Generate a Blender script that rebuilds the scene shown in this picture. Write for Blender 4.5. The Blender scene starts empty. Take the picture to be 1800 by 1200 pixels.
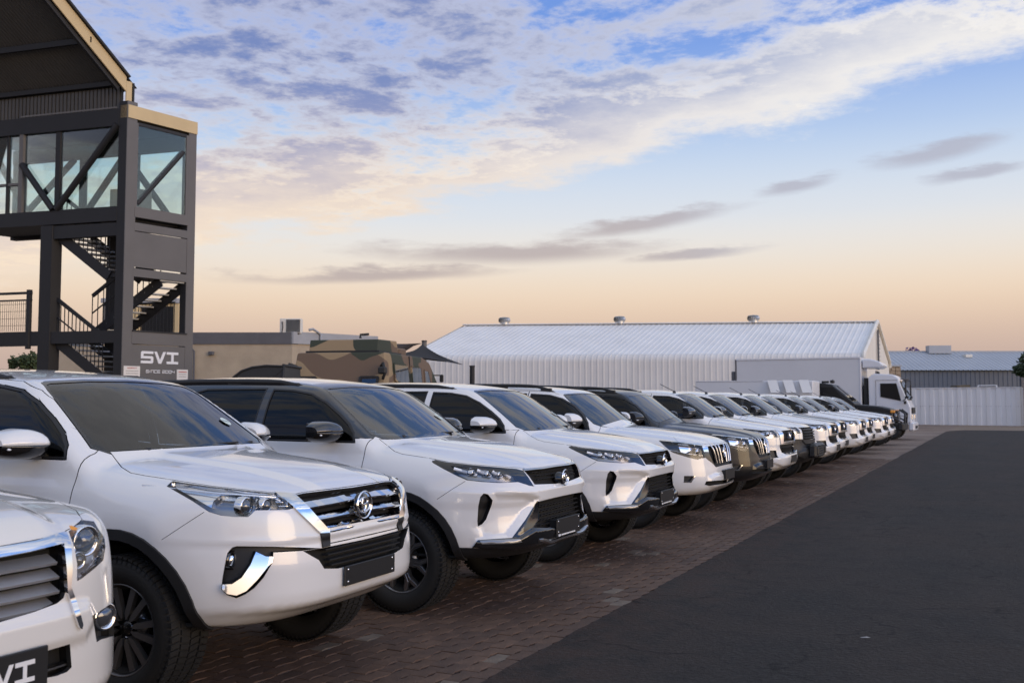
import bpy, bmesh, math, random
import numpy as np
from mathutils import Vector, Matrix
random.seed(7); rng = np.random.default_rng(7)
R = math.radians
S = bpy.context.scene
C = S.collection

# ---------------------------------------------------------------- camera
cam = bpy.data.cameras.new('camera'); camo = bpy.data.objects.new('camera', cam); C.objects.link(camo)
cam.lens = 35.0; cam.sensor_width = 36.0; cam.clip_start = 0.05; cam.clip_end = 6000
cam.dof.use_dof = True; cam.dof.focus_distance = 7.5; cam.dof.aperture_fstop = 5.0
camo.location = (0, 0, 1.56); camo.rotation_euler = (R(90 + 3.5), 0, R(26.06))
S.camera = camo
S.render.resolution_x = 1024; S.render.resolution_y = 682

# ---------------------------------------------------------------- view
S.view_settings.view_transform = 'Standard'; S.view_settings.look = 'None'
S.view_settings.gamma = 1.0; S.view_settings.use_curve_mapping = False
S.view_settings.exposure = 0.0

# ---------------------------------------------------------------- sun (low, hazy, from the right)
SUN_EL, SUN_AZ = 5.0, 104.0            # azimuth clockwise from +Y
sun = bpy.data.lights.new('sun', 'SUN'); suno = bpy.data.objects.new('sun', sun); C.objects.link(suno)
sun.energy = 1.5; sun.angle = R(40.0); sun.color = (1.0, 0.72, 0.42)
sd = Vector((math.sin(R(SUN_AZ)) * math.cos(R(SUN_EL)), math.cos(R(SUN_AZ)) * math.cos(R(SUN_EL)), math.sin(R(SUN_EL))))
suno.rotation_euler = (-sd).to_track_quat('-Z', 'Y').to_euler()

# ---------------------------------------------------------------- world: dusk sky with a broken cloud layer
W = bpy.data.worlds.new('World'); S.world = W; W.use_nodes = True
def build_world():
    nt = W.node_tree; N = nt.nodes; Lk = nt.links; N.clear()
    def nd(t, **k):
        n = N.new(t)
        for a, b in k.items(): setattr(n, a, b)
        return n
    def val(sock, v):
        if isinstance(v, (int, float)): sock.default_value = v
        elif isinstance(v, tuple): sock.default_value = v
        else: Lk.new(v, sock)
    def m(op, a, b=None, c=None, clamp=False):
        n = nd('ShaderNodeMath', operation=op, use_clamp=clamp); val(n.inputs[0], a)
        if b is not None: val(n.inputs[1], b)
        if c is not None: val(n.inputs[2], c)
        return n.outputs[0]
    def mr(v, a, b, c=0.0, d=1.0, smooth=True):
        n = nd('ShaderNodeMapRange', interpolation_type='SMOOTHSTEP' if smooth else 'LINEAR'); n.clamp = True
        val(n.inputs[0], v); val(n.inputs[1], a); val(n.inputs[2], b); val(n.inputs[3], c); val(n.inputs[4], d); return n.outputs[0]
    def mix(f, a, b):
        n = nd('ShaderNodeMix', data_type='RGBA', blend_type='MIX'); val(n.inputs[0], f)
        val(n.inputs[6], a); val(n.inputs[7], b); return n.outputs[2]
    def comb(x, y, z):
        n = nd('ShaderNodeCombineXYZ'); val(n.inputs[0], x); val(n.inputs[1], y); val(n.inputs[2], z); return n.outputs[0]
    def noise(vec, sc, det, rough, lac=2.0, dist=0.0):
        n = nd('ShaderNodeTexNoise', noise_dimensions='3D'); Lk.new(vec, n.inputs['Vector'])
        n.inputs['Scale'].default_value = sc; n.inputs['Detail'].default_value = det
        n.inputs['Roughness'].default_value = rough; n.inputs['Lacunarity'].default_value = lac; n.inputs['Distortion'].default_value = dist
        return n.outputs[0]
    tc = nd('ShaderNodeTexCoord'); sp = nd('ShaderNodeSeparateXYZ'); Lk.new(tc.outputs['Generated'], sp.inputs[0])
    x, y, z = sp.outputs
    zc = m('MAXIMUM', z, 0.0)
    el = m('MULTIPLY', m('ARCSINE', z), 57.2958)                       # elevation in degrees
    az = m('MULTIPLY', m('ARCTAN2', x, y), 57.2958)                   # azimuth clockwise from +Y
    # clear sky colour by elevation (peach haze -> pale blue -> blue), over the physical sky
    rp = nd('ShaderNodeValToRGB'); cr = rp.color_ramp; cr.interpolation = 'B_SPLINE'
    stops = [(0.0, (.52, .40, .37)), (.04, (.62, .46, .41)), (.07, (.80, .59, .47)), (.10, (.98, .76, .57)), (.135, (.96, .87, .77)), (.175, (.86, .89, .94)),
             (.25, (.54, .72, .98)), (.35, (.10, .27, .86)), (.60, (.24, .40, .74)), (1.0, (.28, .40, .66))]
    while len(cr.elements) < len(stops): cr.elements.new(.5)
    for e, (p_, c_) in zip(cr.elements, stops): e.position = p_; e.color = (*c_, 1)
    Lk.new(m('DIVIDE', m('MAXIMUM', el, 0.0), 60.0), rp.inputs[0])
    sky = nd('ShaderNodeTexSky', sky_type='NISHITA'); sky.sun_disc = False
    sky.sun_elevation = R(SUN_EL); sky.sun_rotation = R(SUN_AZ); sky.altitude = 1400; sky.air_density = 1.2; sky.dust_density = 2.5
    nsk = nd('ShaderNodeVectorMath', operation='SCALE'); Lk.new(sky.outputs[0], nsk.inputs[0]); nsk.inputs['Scale'].default_value = .10
    base = mix(.92, nsk.outputs[0], rp.outputs[0])
    # cloud layer: a plane at unit height, so clouds shrink towards the horizon
    den = m('MAXIMUM', m('ADD', zc, .055), .03)
    cx, cy = m('DIVIDE', x, den), m('DIVIDE', y, den)
    vec = comb(cx, cy, 0.37)
    wob = m('SUBTRACT', noise(vec, .55, 4, .55), .5)
    big = noise(comb(m('ADD', cx, m('MULTIPLY', wob, .7)), cy, 1.7), 1.25, 7, .62)
    fine = noise(comb(m('ADD', cx, m('MULTIPLY', wob, .5)), cy, 4.1), 6.0, 7, .66)
    dens = m('ADD', m('MULTIPLY', big, .52), m('MULTIPLY', fine, .48))
    # the bank: everything above a line that climbs to the right
    edge = m('MULTIPLY_ADD', az, .20, 17.5)                             # elevation of the bank's lower edge
    wv = m('MULTIPLY', m('SUBTRACT', noise(vec, 1.3, 8, .66), .5), 9.0)
    inb = m('SUBTRACT', m('ADD', el, wv), edge)
    cov = mr(inb, -.7, 1.1)
    high = mr(el, 23.0, 40.0)
    thick = mr(m('ADD', dens, m('SUBTRACT', m('MULTIPLY', mr(inb, 6.0, .5), .10), m('MULTIPLY', high, .01))), .42, .57)
    mask_b = m('MULTIPLY', cov, thick)
    # long thin streaks lower down: (azimuth, elevation, half length, half height, tilt)
    warp = m('SUBTRACT', noise(comb(m('MULTIPLY', az, .16), m('MULTIPLY', el, .75), 2.2), 1.0, 6, .62), .5)
    sm = None
    for a0, e0, hl, hh, tl in ((-25.0, 8.7, 9.5, .85, .03), (-34.0, 7.3, 9.5, .55, .05), (-18.9, 10.1, 5.6, .55, .12), (-9.9, 11.9, 2.3, .5, .16), (-2.7, 13.1, 3.6, .65, .12), (-.6, 11.9, 2.9, .42, .12), (-16.0, 8.4, 4.5, .4, .05),
                               (48, 9, 11, .9, -.05), (80, 12, 9, .7, .05), (135, 10, 12, .8, .04), (-95, 10, 12, .8, .04), (-150, 9, 12, .8, -.04)):
        da, de = m('SUBTRACT', az, a0), m('SUBTRACT', el, e0)
        v_ = m('SUBTRACT', de, m('MULTIPLY', da, tl)); u_ = m('DIVIDE', da, hl); v_ = m('DIVIDE', m('ADD', v_, m('MULTIPLY', warp, 1.5)), hh)
        d_ = m('SQRT', m('ADD', m('MULTIPLY', u_, u_), m('MULTIPLY', v_, v_))); k_ = mr(m('ADD', d_, m('MULTIPLY', warp, 1.6)), 1.15, .25)
        sm = k_ if sm is None else m('MAXIMUM', sm, k_)
    # cloud colours: cream where low, violet grey bellies high up, near white towards the sun
    sunside = mr(az, -36.0, -2.0)
    up = mr(el, 9.0, 19.0)
    lit = mix(up, (1.0, .82, .64, 1), (.90, .85, .83, 1))
    lit = mix(m('MULTIPLY', sunside, .9), lit, (1.06, 1.01, .93, 1))
    belly = mix(up, (.68, .59, .60, 1), (.20, .27, .54, 1))
    belly = mix(m('MULTIPLY', sunside, .8), belly, (.62, .66, .78, 1))
    lit = mix(high, lit, (.98, .93, .87, 1)); belly = mix(high, belly, (.62, .61, .63, 1))
    core = mr(m('ADD', m('MULTIPLY', fine, .5), m('MULTIPLY', big, .5)), .43, .62)
    rim = mr(inb, 5.0, .3)
    cc = mix(m('MAXIMUM', m('SUBTRACT', 1.0, core), m('MULTIPLY', rim, .85)), belly, lit)
    col = mix(m('MULTIPLY', mask_b, .95), base, cc)
    col = mix(m('MULTIPLY', sm, .72), col, mix(mr(az, -22.0, -8.0), (.44, .37, .38, 1), (.46, .46, .55, 1)))
    # brighter, warmer towards the low sun
    dt = nd('ShaderNodeVectorMath', operation='DOT_PRODUCT'); Lk.new(tc.outputs['Generated'], dt.inputs[0]); dt.inputs[1].default_value = tuple(sd)
    glow = m('ADD', 1.0, m('MULTIPLY', mr(dt.outputs['Value'], -.1, 1.0), 1.0))
    gl = nd('ShaderNodeVectorMath', operation='SCALE'); Lk.new(col, gl.inputs[0]); Lk.new(glow, gl.inputs['Scale']); col = gl.outputs[0]
    # below the horizon: dim earth
    col = mix(mr(z, -.01, -.03), col, (.10, .085, .075, 1))
    bg = nd('ShaderNodeBackground'); Lk.new(col, bg.inputs[0]); bg.inputs[1].default_value = .95
    out = nd('ShaderNodeOutputWorld'); Lk.new(bg.outputs[0], out.inputs[0])
build_world()
S.cycles.max_bounces = 8; S.cycles.transparent_max_bounces = 12; S.cycles.glossy_bounces = 4; S.cycles.transmission_bounces = 4
S.cycles.caustics_reflective = False; S.cycles.caustics_refractive = False

# ---------------------------------------------------------------- materials
def mat(name, col, rough=.5, metal=0., spec=.5, coat=0., bump=0., bscale=40., var=0., vscale=3., alpha=None, sheen=0., det=4):
    """Principled with a procedural tint variation (object space) and fine relief."""
    m_ = bpy.data.materials.new(name); m_.use_nodes = True
    nt = m_.node_tree; b = nt.nodes['Principled BSDF']; L_ = nt.links
    b.inputs['Base Color'].default_value = (*col, 1); b.inputs['Roughness'].default_value = rough
    b.inputs['Metallic'].default_value = metal; b.inputs['Specular IOR Level'].default_value = spec
    b.inputs['Coat Weight'].default_value = coat; b.inputs['Coat Roughness'].default_value = .03
    tc = nt.nodes.new('ShaderNodeTexCoord')
    if var:
        n = nt.nodes.new('ShaderNodeTexNoise'); n.inputs['Scale'].default_value = vscale; n.inputs['Detail'].default_value = det; n.inputs['Roughness'].default_value = .6
        L_.new(tc.outputs['Object'], n.inputs['Vector'])
        r_ = nt.nodes.new('ShaderNodeMapRange'); L_.new(n.outputs[0], r_.inputs[0])
        r_.inputs[1].default_value = .3; r_.inputs[2].default_value = .7; r_.inputs[3].default_value = 1 - var; r_.inputs[4].default_value = 1 + var
        mx = nt.nodes.new('ShaderNodeVectorMath'); mx.operation = 'SCALE'; mx.inputs[0].default_value = col; L_.new(r_.outputs[0], mx.inputs['Scale'])
        L_.new(mx.outputs[0], b.inputs['Base Color'])
    if bump:
        n2 = nt.nodes.new('ShaderNodeTexNoise'); n2.inputs['Scale'].default_value = bscale; n2.inputs['Detail'].default_value = 5
        L_.new(tc.outputs['Object'], n2.inputs['Vector'])
        bp = nt.nodes.new('ShaderNodeBump'); bp.inputs['Strength'].default_value = bump; bp.inputs['Distance'].default_value = .02
        L_.new(n2.outputs[0], bp.inputs['Height']); L_.new(bp.outputs[0], b.inputs['Normal'])
    return m_
def glassmat(name, tint, trans, rough=0.0, ior=1.5, refl=1.0):
    """Thin architectural/car pane: tinted see-through plus a Fresnel mirror."""
    m_ = bpy.data.materials.new(name); m_.use_nodes = True
    nt = m_.node_tree; nt.nodes.clear(); L_ = nt.links
    t = nt.nodes.new('ShaderNodeBsdfTransparent'); t.inputs[0].default_value = (*[c * trans for c in tint], 1)
    g = nt.nodes.new('ShaderNodeBsdfGlossy'); g.inputs[0].default_value = (refl, refl, refl, 1); g.inputs['Roughness'].default_value = rough
    fr = nt.nodes.new('ShaderNodeFresnel'); fr.inputs[0].default_value = ior
    mx = nt.nodes.new('ShaderNodeMixShader'); L_.new(fr.outputs[0], mx.inputs[0]); L_.new(t.outputs[0], mx.inputs[1]); L_.new(g.outputs[0], mx.inputs[2])
    o = nt.nodes.new('ShaderNodeOutputMaterial'); L_.new(mx.outputs[0], o.inputs[0])
    return m_
M = {}
M['white'] = mat('white_paint', (.74, .735, .725), .22, coat=1.0, var=.012, vscale=1.2)
M['pearl'] = mat('pearl_white_paint', (.73, .71, .67), .22, coat=1.0, var=.012, vscale=1.2)
M['blackpaint'] = mat('black_paint', (.012, .012, .014), .2, coat=1.0)
M['greypaint'] = mat('dark_grey_metallic_paint', (.011, .011, .012), .35, spec=.2, coat=.6)
M['plastic'] = mat('black_plastic', (.012, .012, .013), .5, bump=.06, bscale=400)
M['gloss'] = mat('gloss_black', (.008, .008, .009), .12, coat=.6)
M['dark'] = mat('dark_void', (.006, .006, .006), .8)
M['rubber'] = mat('tyre_rubber', (.010, .010, .010), .7, bump=.1, bscale=90, var=.2, vscale=6)
M['rim'] = mat('dark_alloy', (.30, .30, .31), .3, metal=.9)
M['rimlip'] = mat('machined_alloy', (.78, .78, .79), .28, metal=1.0)
M['chrome'] = mat('chrome', (.82, .82, .83), .07, metal=1.0)
M['satin'] = mat('satin_chrome', (.55, .55, .56), .25, metal=1.0)
M['silver'] = mat('silver_trim', (.62, .62, .63), .3, metal=.75)
M['plate'] = mat('plate_black', (.012, .012, .013), .45)
M['wtext'] = mat('white_lettering', (.75, .75, .75), .5)
M['seat'] = mat('seat_fabric', (.045, .042, .04), .8)
M['cabin'] = mat('cabin_trim', (.03, .03, .032), .7)
M['tan'] = mat('cabin_tan', (.30, .26, .21), .7)
M['ws'] = glassmat('windscreen_glass', (.48, .60, .68), .6, ior=2.35)
M['wsdark'] = glassmat('dark_windscreen_glass', (.45, .56, .66), .55, ior=1.7)
M['wsclear'] = glassmat('clear_windscreen_glass', (.80, .88, .90), .80, ior=2.3)
M['tint'] = glassmat('tinted_side_glass', (.16, .15, .15), .22, ior=1.42)
M['lens'] = glassmat('lamp_lens', (.97, .98, 1.0), .97, ior=1.45)
M['reflector'] = mat('lamp_reflector', (.75, .76, .78), .12, metal=1.0)
M['lampblack'] = mat('lamp_housing', (.05, .05, .055), .35, metal=.6)
M['lampmid'] = mat('grey_lamp_housing', (.26, .265, .275), .3, metal=.7)
M['lensball'] = mat('projector_glass', (.10, .11, .13), .04, metal=.5, coat=1.0)
M['lampwhite'] = mat('lamp_guide', (.85, .87, .9), .2, coat=.5)
M['tintclear'] = glassmat('lightly_tinted_glass', (.55, .56, .56), .5, ior=1.45)
M['lampsilver'] = mat('silver_lamp_housing', (.62, .63, .65), .3, metal=.8)
M['amber'] = mat('amber_lens', (.75, .30, .03), .25, coat=.5)
M['badge'] = mat('badge_metal', (.80, .80, .82), .10, metal=1.0)
M['greylab'] = mat('disc_print', (.25, .32, .34), .6)
M['sticker'] = mat('licence_disc', (.62, .72, .66), .5)

# ---------------------------------------------------------------- object helpers
def tag(o, label=None, cat=None, group=None, kind=None):
    if label: o['label'] = label
    if cat: o['category'] = cat
    if group: o['group'] = group
    if kind: o['kind'] = kind
    return o
def empty(name, loc=(0, 0, 0), rz=0, parent=None):
    o = bpy.data.objects.new(name, None); C.objects.link(o); o.location = loc; o.rotation_euler = (0, 0, rz); o.empty_display_size = .3
    if parent: o.parent = parent
    return o
def link(name, me, parent=None, loc=None, rz=None):
    o = bpy.data.objects.new(name, me); C.objects.link(o)
    if parent: o.parent = parent
    if loc is not None: o.location = loc
    if rz is not None: o.rotation_euler = (0, 0, rz)
    return o
def copy_tree(o, parent=None):
    c = o.copy(); C.objects.link(c)
    if parent is not None: c.parent = parent
    for ch in o.children: copy_tree(ch, c)
    return c
class MB:
    """Collects shapes; build() links them as one mesh object."""
    def __init__(s): s.v = []; s.f = []; s.mi = []; s.mats = []; s.sm = []
    def _m(s, m_):
        if m_ not in s.mats: s.mats.append(m_)
        return s.mats.index(m_)
    def add(s, vs, fs, m_=None, smooth=False):
        o = len(s.v); s.v += [tuple(map(float, p)) for p in vs]; k = s._m(m_)
        for f_ in fs: s.f.append(tuple(i + o for i in f_)); s.mi.append(k); s.sm.append(smooth)
        return s
    def box(s, c, d, m_=None, rot=None, bev=0.):
        hx, hy, hz = d[0] / 2, d[1] / 2, d[2] / 2
        if bev <= 0:
            vs = [(sx * hx, sy * hy, sz * hz) for sz in (-1, 1) for sx, sy in ((-1, -1), (1, -1), (1, 1), (-1, 1))]
            fs = [(3, 2, 1, 0), (4, 5, 6, 7), (0, 1, 5, 4), (1, 2, 6, 5), (2, 3, 7, 6), (3, 0, 4, 7)]
        else:
            b = min(bev, hx * .98, hy * .98, hz * .98); vs = []; 
            for z_, i_ in ((-hz, b), (-hz + b, 0), (hz - b, 0), (hz, b)):
                X, Y = hx - i_, hy - i_; q = b if i_ == 0 else b * .4
                vs += [(x_, y_, z_) for x_, y_ in ((-X + q, -Y), (X - q, -Y), (X, -Y + q), (X, Y - q), (X - q, Y), (-X + q, Y), (-X, Y - q), (-X, -Y + q))]
            fs = [tuple(range(7, -1, -1)), tuple(range(24, 32))]
            for r_ in range(3):
                for i in range(8): fs.append((r_ * 8 + i, r_ * 8 + (i + 1) % 8, r_ * 8 + 8 + (i + 1) % 8, r_ * 8 + 8 + i))
        if rot is not None: vs = [tuple(rot @ Vector(p)) for p in vs]
        return s.add([(p[0] + c[0], p[1] + c[1], p[2] + c[2]) for p in vs], fs, m_)
    def bar(s, p, q, w, t, m_=None, up=(0, 0, 1), bev=0.):
        """Box from p to q; w across, t along 'up'."""
        p, q = Vector(p), Vector(q); d = q - p; L_ = d.length; d.normalize(); u = Vector(up)
        if abs(d.dot(u)) > .98: u = Vector((1, 0, 0))
        a_ = u.cross(d).normalized(); u = d.cross(a_)
        return s.box((p + q) / 2, (L_, w, t), m_, Matrix((d, a_, u)).transposed(), bev)
    def tube(s, pts, r, m_=None, n=8, cap=True, smooth=True):
        pts = [Vector(p) for p in pts]; vs = []; fs = []; K = len(pts); rs = r if hasattr(r, '__len__') else [r] * K
        prev = None
        for i, p in enumerate(pts):
            d = ((pts[min(i + 1, K - 1)] - pts[max(i - 1, 0)])).normalized()
            if prev is None:
                u = Vector((0, 0, 1)) if abs(d.z) < .9 else Vector((1, 0, 0)); a_ = d.cross(u).normalized()
            else: a_ = (prev - d * prev.dot(d)).normalized()
            prev = a_; b_ = d.cross(a_)
            for k in range(n): t_ = 2 * math.pi * k / n; vs.append(p + (a_ * math.cos(t_) + b_ * math.sin(t_)) * rs[i])
        for i in range(K - 1):
            for k in range(n): fs.append((i * n + k, i * n + (k + 1) % n, i * n + n + (k + 1) % n, i * n + n + k))
        s.add(vs, fs, m_, smooth)
        if cap: s.add(vs[:n], [tuple(range(n - 1, -1, -1))], m_); s.add(vs[-n:], [tuple(range(n))], m_)
        return s
    def lathe(s, prof, m_=None, n=32, c=(0, 0, 0), axis='z', smooth=True, close=False):
        vs = []; fs = []; K = len(prof)
        for r_, h_ in prof:
            for k in range(n):
                t_ = 2 * math.pi * k / n; a_, b_ = r_ * math.cos(t_), r_ * math.sin(t_)
                p = {'z': (a_, b_, h_), 'y': (b_, h_, a_), 'x': (h_, a_, b_)}[axis]; vs.append((p[0] + c[0], p[1] + c[1], p[2] + c[2]))
        for i in range(K - 1 if not close else K):
            j = (i + 1) % K
            for k in range(n): fs.append((i * n + k, i * n + (k + 1) % n, j * n + (k + 1) % n, j * n + k))
        return s.add(vs, fs, m_, smooth)
    def prism(s, poly, p0, ex, ey, ez, d, m_=None, smooth=False):
        """2D polygon in frame p0+u*ex+v*ey extruded d along ez."""
        p0, ex, ey, ez = Vector(p0), Vector(ex), Vector(ey), Vector(ez); n = len(poly)
        A = [p0 + ex * u + ey * v for u, v in poly]; B = [p + ez * d for p in A]
        ar = sum(poly[i][0] * poly[(i + 1) % n][1] - poly[(i + 1) % n][0] * poly[i][1] for i in range(n))
        fl = (ar > 0) == (ex.cross(ey).dot(ez) * d > 0)
        f0, f1 = tuple(range(n)), tuple(range(n, 2 * n))
        sd_ = [(i, (i + 1) % n, n + (i + 1) % n, n + i) for i in range(n)]
        if fl: fs = [f0[::-1], f1] + sd_
        else: fs = [f0, f1[::-1]] + [q[::-1] for q in sd_]
        return s.add(A + B, fs, m_, smooth)
    def mesh(s, name):
        me = bpy.data.meshes.new(name); me.from_pydata(s.v, [], s.f)
        for m_ in s.mats:
            if m_ is not None: me.materials.append(M[m_] if isinstance(m_, str) else m_)
        me.polygons.foreach_set('material_index', s.mi); me.polygons.foreach_set('use_smooth', s.sm); me.update()
        return me
    def build(s, name, parent=None, loc=None, rz=None): return link(name, s.mesh(name), parent, loc, rz)
# ================================================================ car surface toolkit
def pchip(pts):
    """Monotone cubic through (x, y) points; vectorised, flat extrapolation by end slope."""
    P = np.array(sorted(pts), float); X, Y = P[:, 0], P[:, 1]; h = np.diff(X); d = np.diff(Y) / h; n = len(X)
    m_ = np.zeros(n)
    for i in range(1, n - 1):
        if d[i - 1] * d[i] > 0:
            w1, w2 = 2 * h[i] + h[i - 1], h[i] + 2 * h[i - 1]; m_[i] = (w1 + w2) / (w1 / d[i - 1] + w2 / d[i])
    m_[0], m_[-1] = d[0], d[-1]
    def g(x):
        x = np.asarray(x, float); i = np.clip(np.searchsorted(X, x) - 1, 0, n - 2); t = (x - X[i]) / h[i]; tc = np.clip(t, 0, 1)
        y = (2 * tc**3 - 3 * tc**2 + 1) * Y[i] + (tc**3 - 2 * tc**2 + tc) * h[i] * m_[i] + (-2 * tc**3 + 3 * tc**2) * Y[i + 1] + (tc**3 - tc**2) * h[i] * m_[i + 1]
        return y + np.where(t < 0, t * h[i] * m_[0], 0) + np.where(t > 1, (t - 1) * h[i] * m_[-1], 0)
    return g
def smax(a, b, k): h = np.maximum(k - np.abs(a - b), 0) / k; return np.maximum(a, b) + h * h * k * .25
def smin(a, b, k): return -smax(-a, -b, k)
def sstep(x, a, b): t = np.clip((x - a) / (b - a), 0, 1); return t * t * (3 - 2 * t)
def poly_sdf(poly, u, v):
    P = np.array(poly, float); d = np.full(np.shape(u), 1e9); ins = np.zeros(np.shape(u), bool)
    for i in range(len(P)):
        x0, y0 = P[i - 1]; x1, y1 = P[i]; ex, ey = x1 - x0, y1 - y0
        t = np.clip(((u - x0) * ex + (v - y0) * ey) / (ex * ex + ey * ey + 1e-12), 0, 1)
        d = np.minimum(d, np.hypot(u - x0 - t * ex, v - y0 - t * ey))
        c = ((y0 > v) != (y1 > v)) & (u < (x1 - x0) * (v - y0) / ((y1 - y0) if y1 != y0 else 1e-12) + x0); ins ^= c
    return np.where(ins, -d, d)
def pip(poly, u, v):
    c = False; n = len(poly); j = n - 1
    for i in range(n):
        xi, yi = poly[i]; xj, yj = poly[j]
        if (yi > v) != (yj > v) and u < (xj - xi) * (v - yi) / (yj - yi) + xi: c = not c
        j = i
    return c

class Ortho:
    def __init__(s, kind):
        s.k = kind; s.d = {'side': Vector((0, 1, 0)), 'top': Vector((0, 0, -1)), 'front': Vector((-1, 0, 0))}[kind]   # viewing direction
    def to2d(s, p): return {'side': (p.x, p.z), 'top': (p.x, -p.y), 'front': (-p.y, p.z)}[s.k]
    def lift(s, q): return {'side': Vector((q[0], 0, q[1])), 'top': Vector((q[0], -q[1], 0)), 'front': Vector((0, -q[0], q[1]))}[s.k]
    def plane(s, p, q): P_, Q_ = s.lift(p), s.lift(q); return P_, (Q_ - P_).cross(s.d).normalized()
    def facing(s, c, n): return n.dot(s.d) < -.12
class Trace:
    """Perspective frame: outlines read off a photograph taken from 'eye' (car coordinates)."""
    F_ = 1750.0
    def __init__(s, ox, oy, dl, xf=lambda p: p):
        c, n = math.cos(-dl), math.sin(-dl)
        def loc(v): return Vector((c * v[0] - n * v[1], n * v[0] + c * v[1], v[2]))
        e = loc((-ox, -oy, 0)); s.eye = Vector((e.x, e.y, 1.56)); a, p = R(26.06), R(3.5)
        s.r = loc((math.cos(a), math.sin(a), 0)); s.f = loc((-math.sin(a) * math.cos(p), math.cos(a) * math.cos(p), math.sin(p))); s.u = s.r.cross(s.f); s.xf = xf
    def to2d(s, p): q = p - s.eye; z = q.dot(s.f); return (900 + s.F_ * q.dot(s.r) / z, 600 - s.F_ * q.dot(s.u) / z)
    def ray(s, q): return s.f + s.r * ((q[0] - 900) / s.F_) - s.u * ((q[1] - 600) / s.F_)
    def plane(s, p, q): return s.eye, s.ray(p).cross(s.ray(q)).normalized()
    def facing(s, c, n): return n.dot(c - s.eye) < 0

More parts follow.
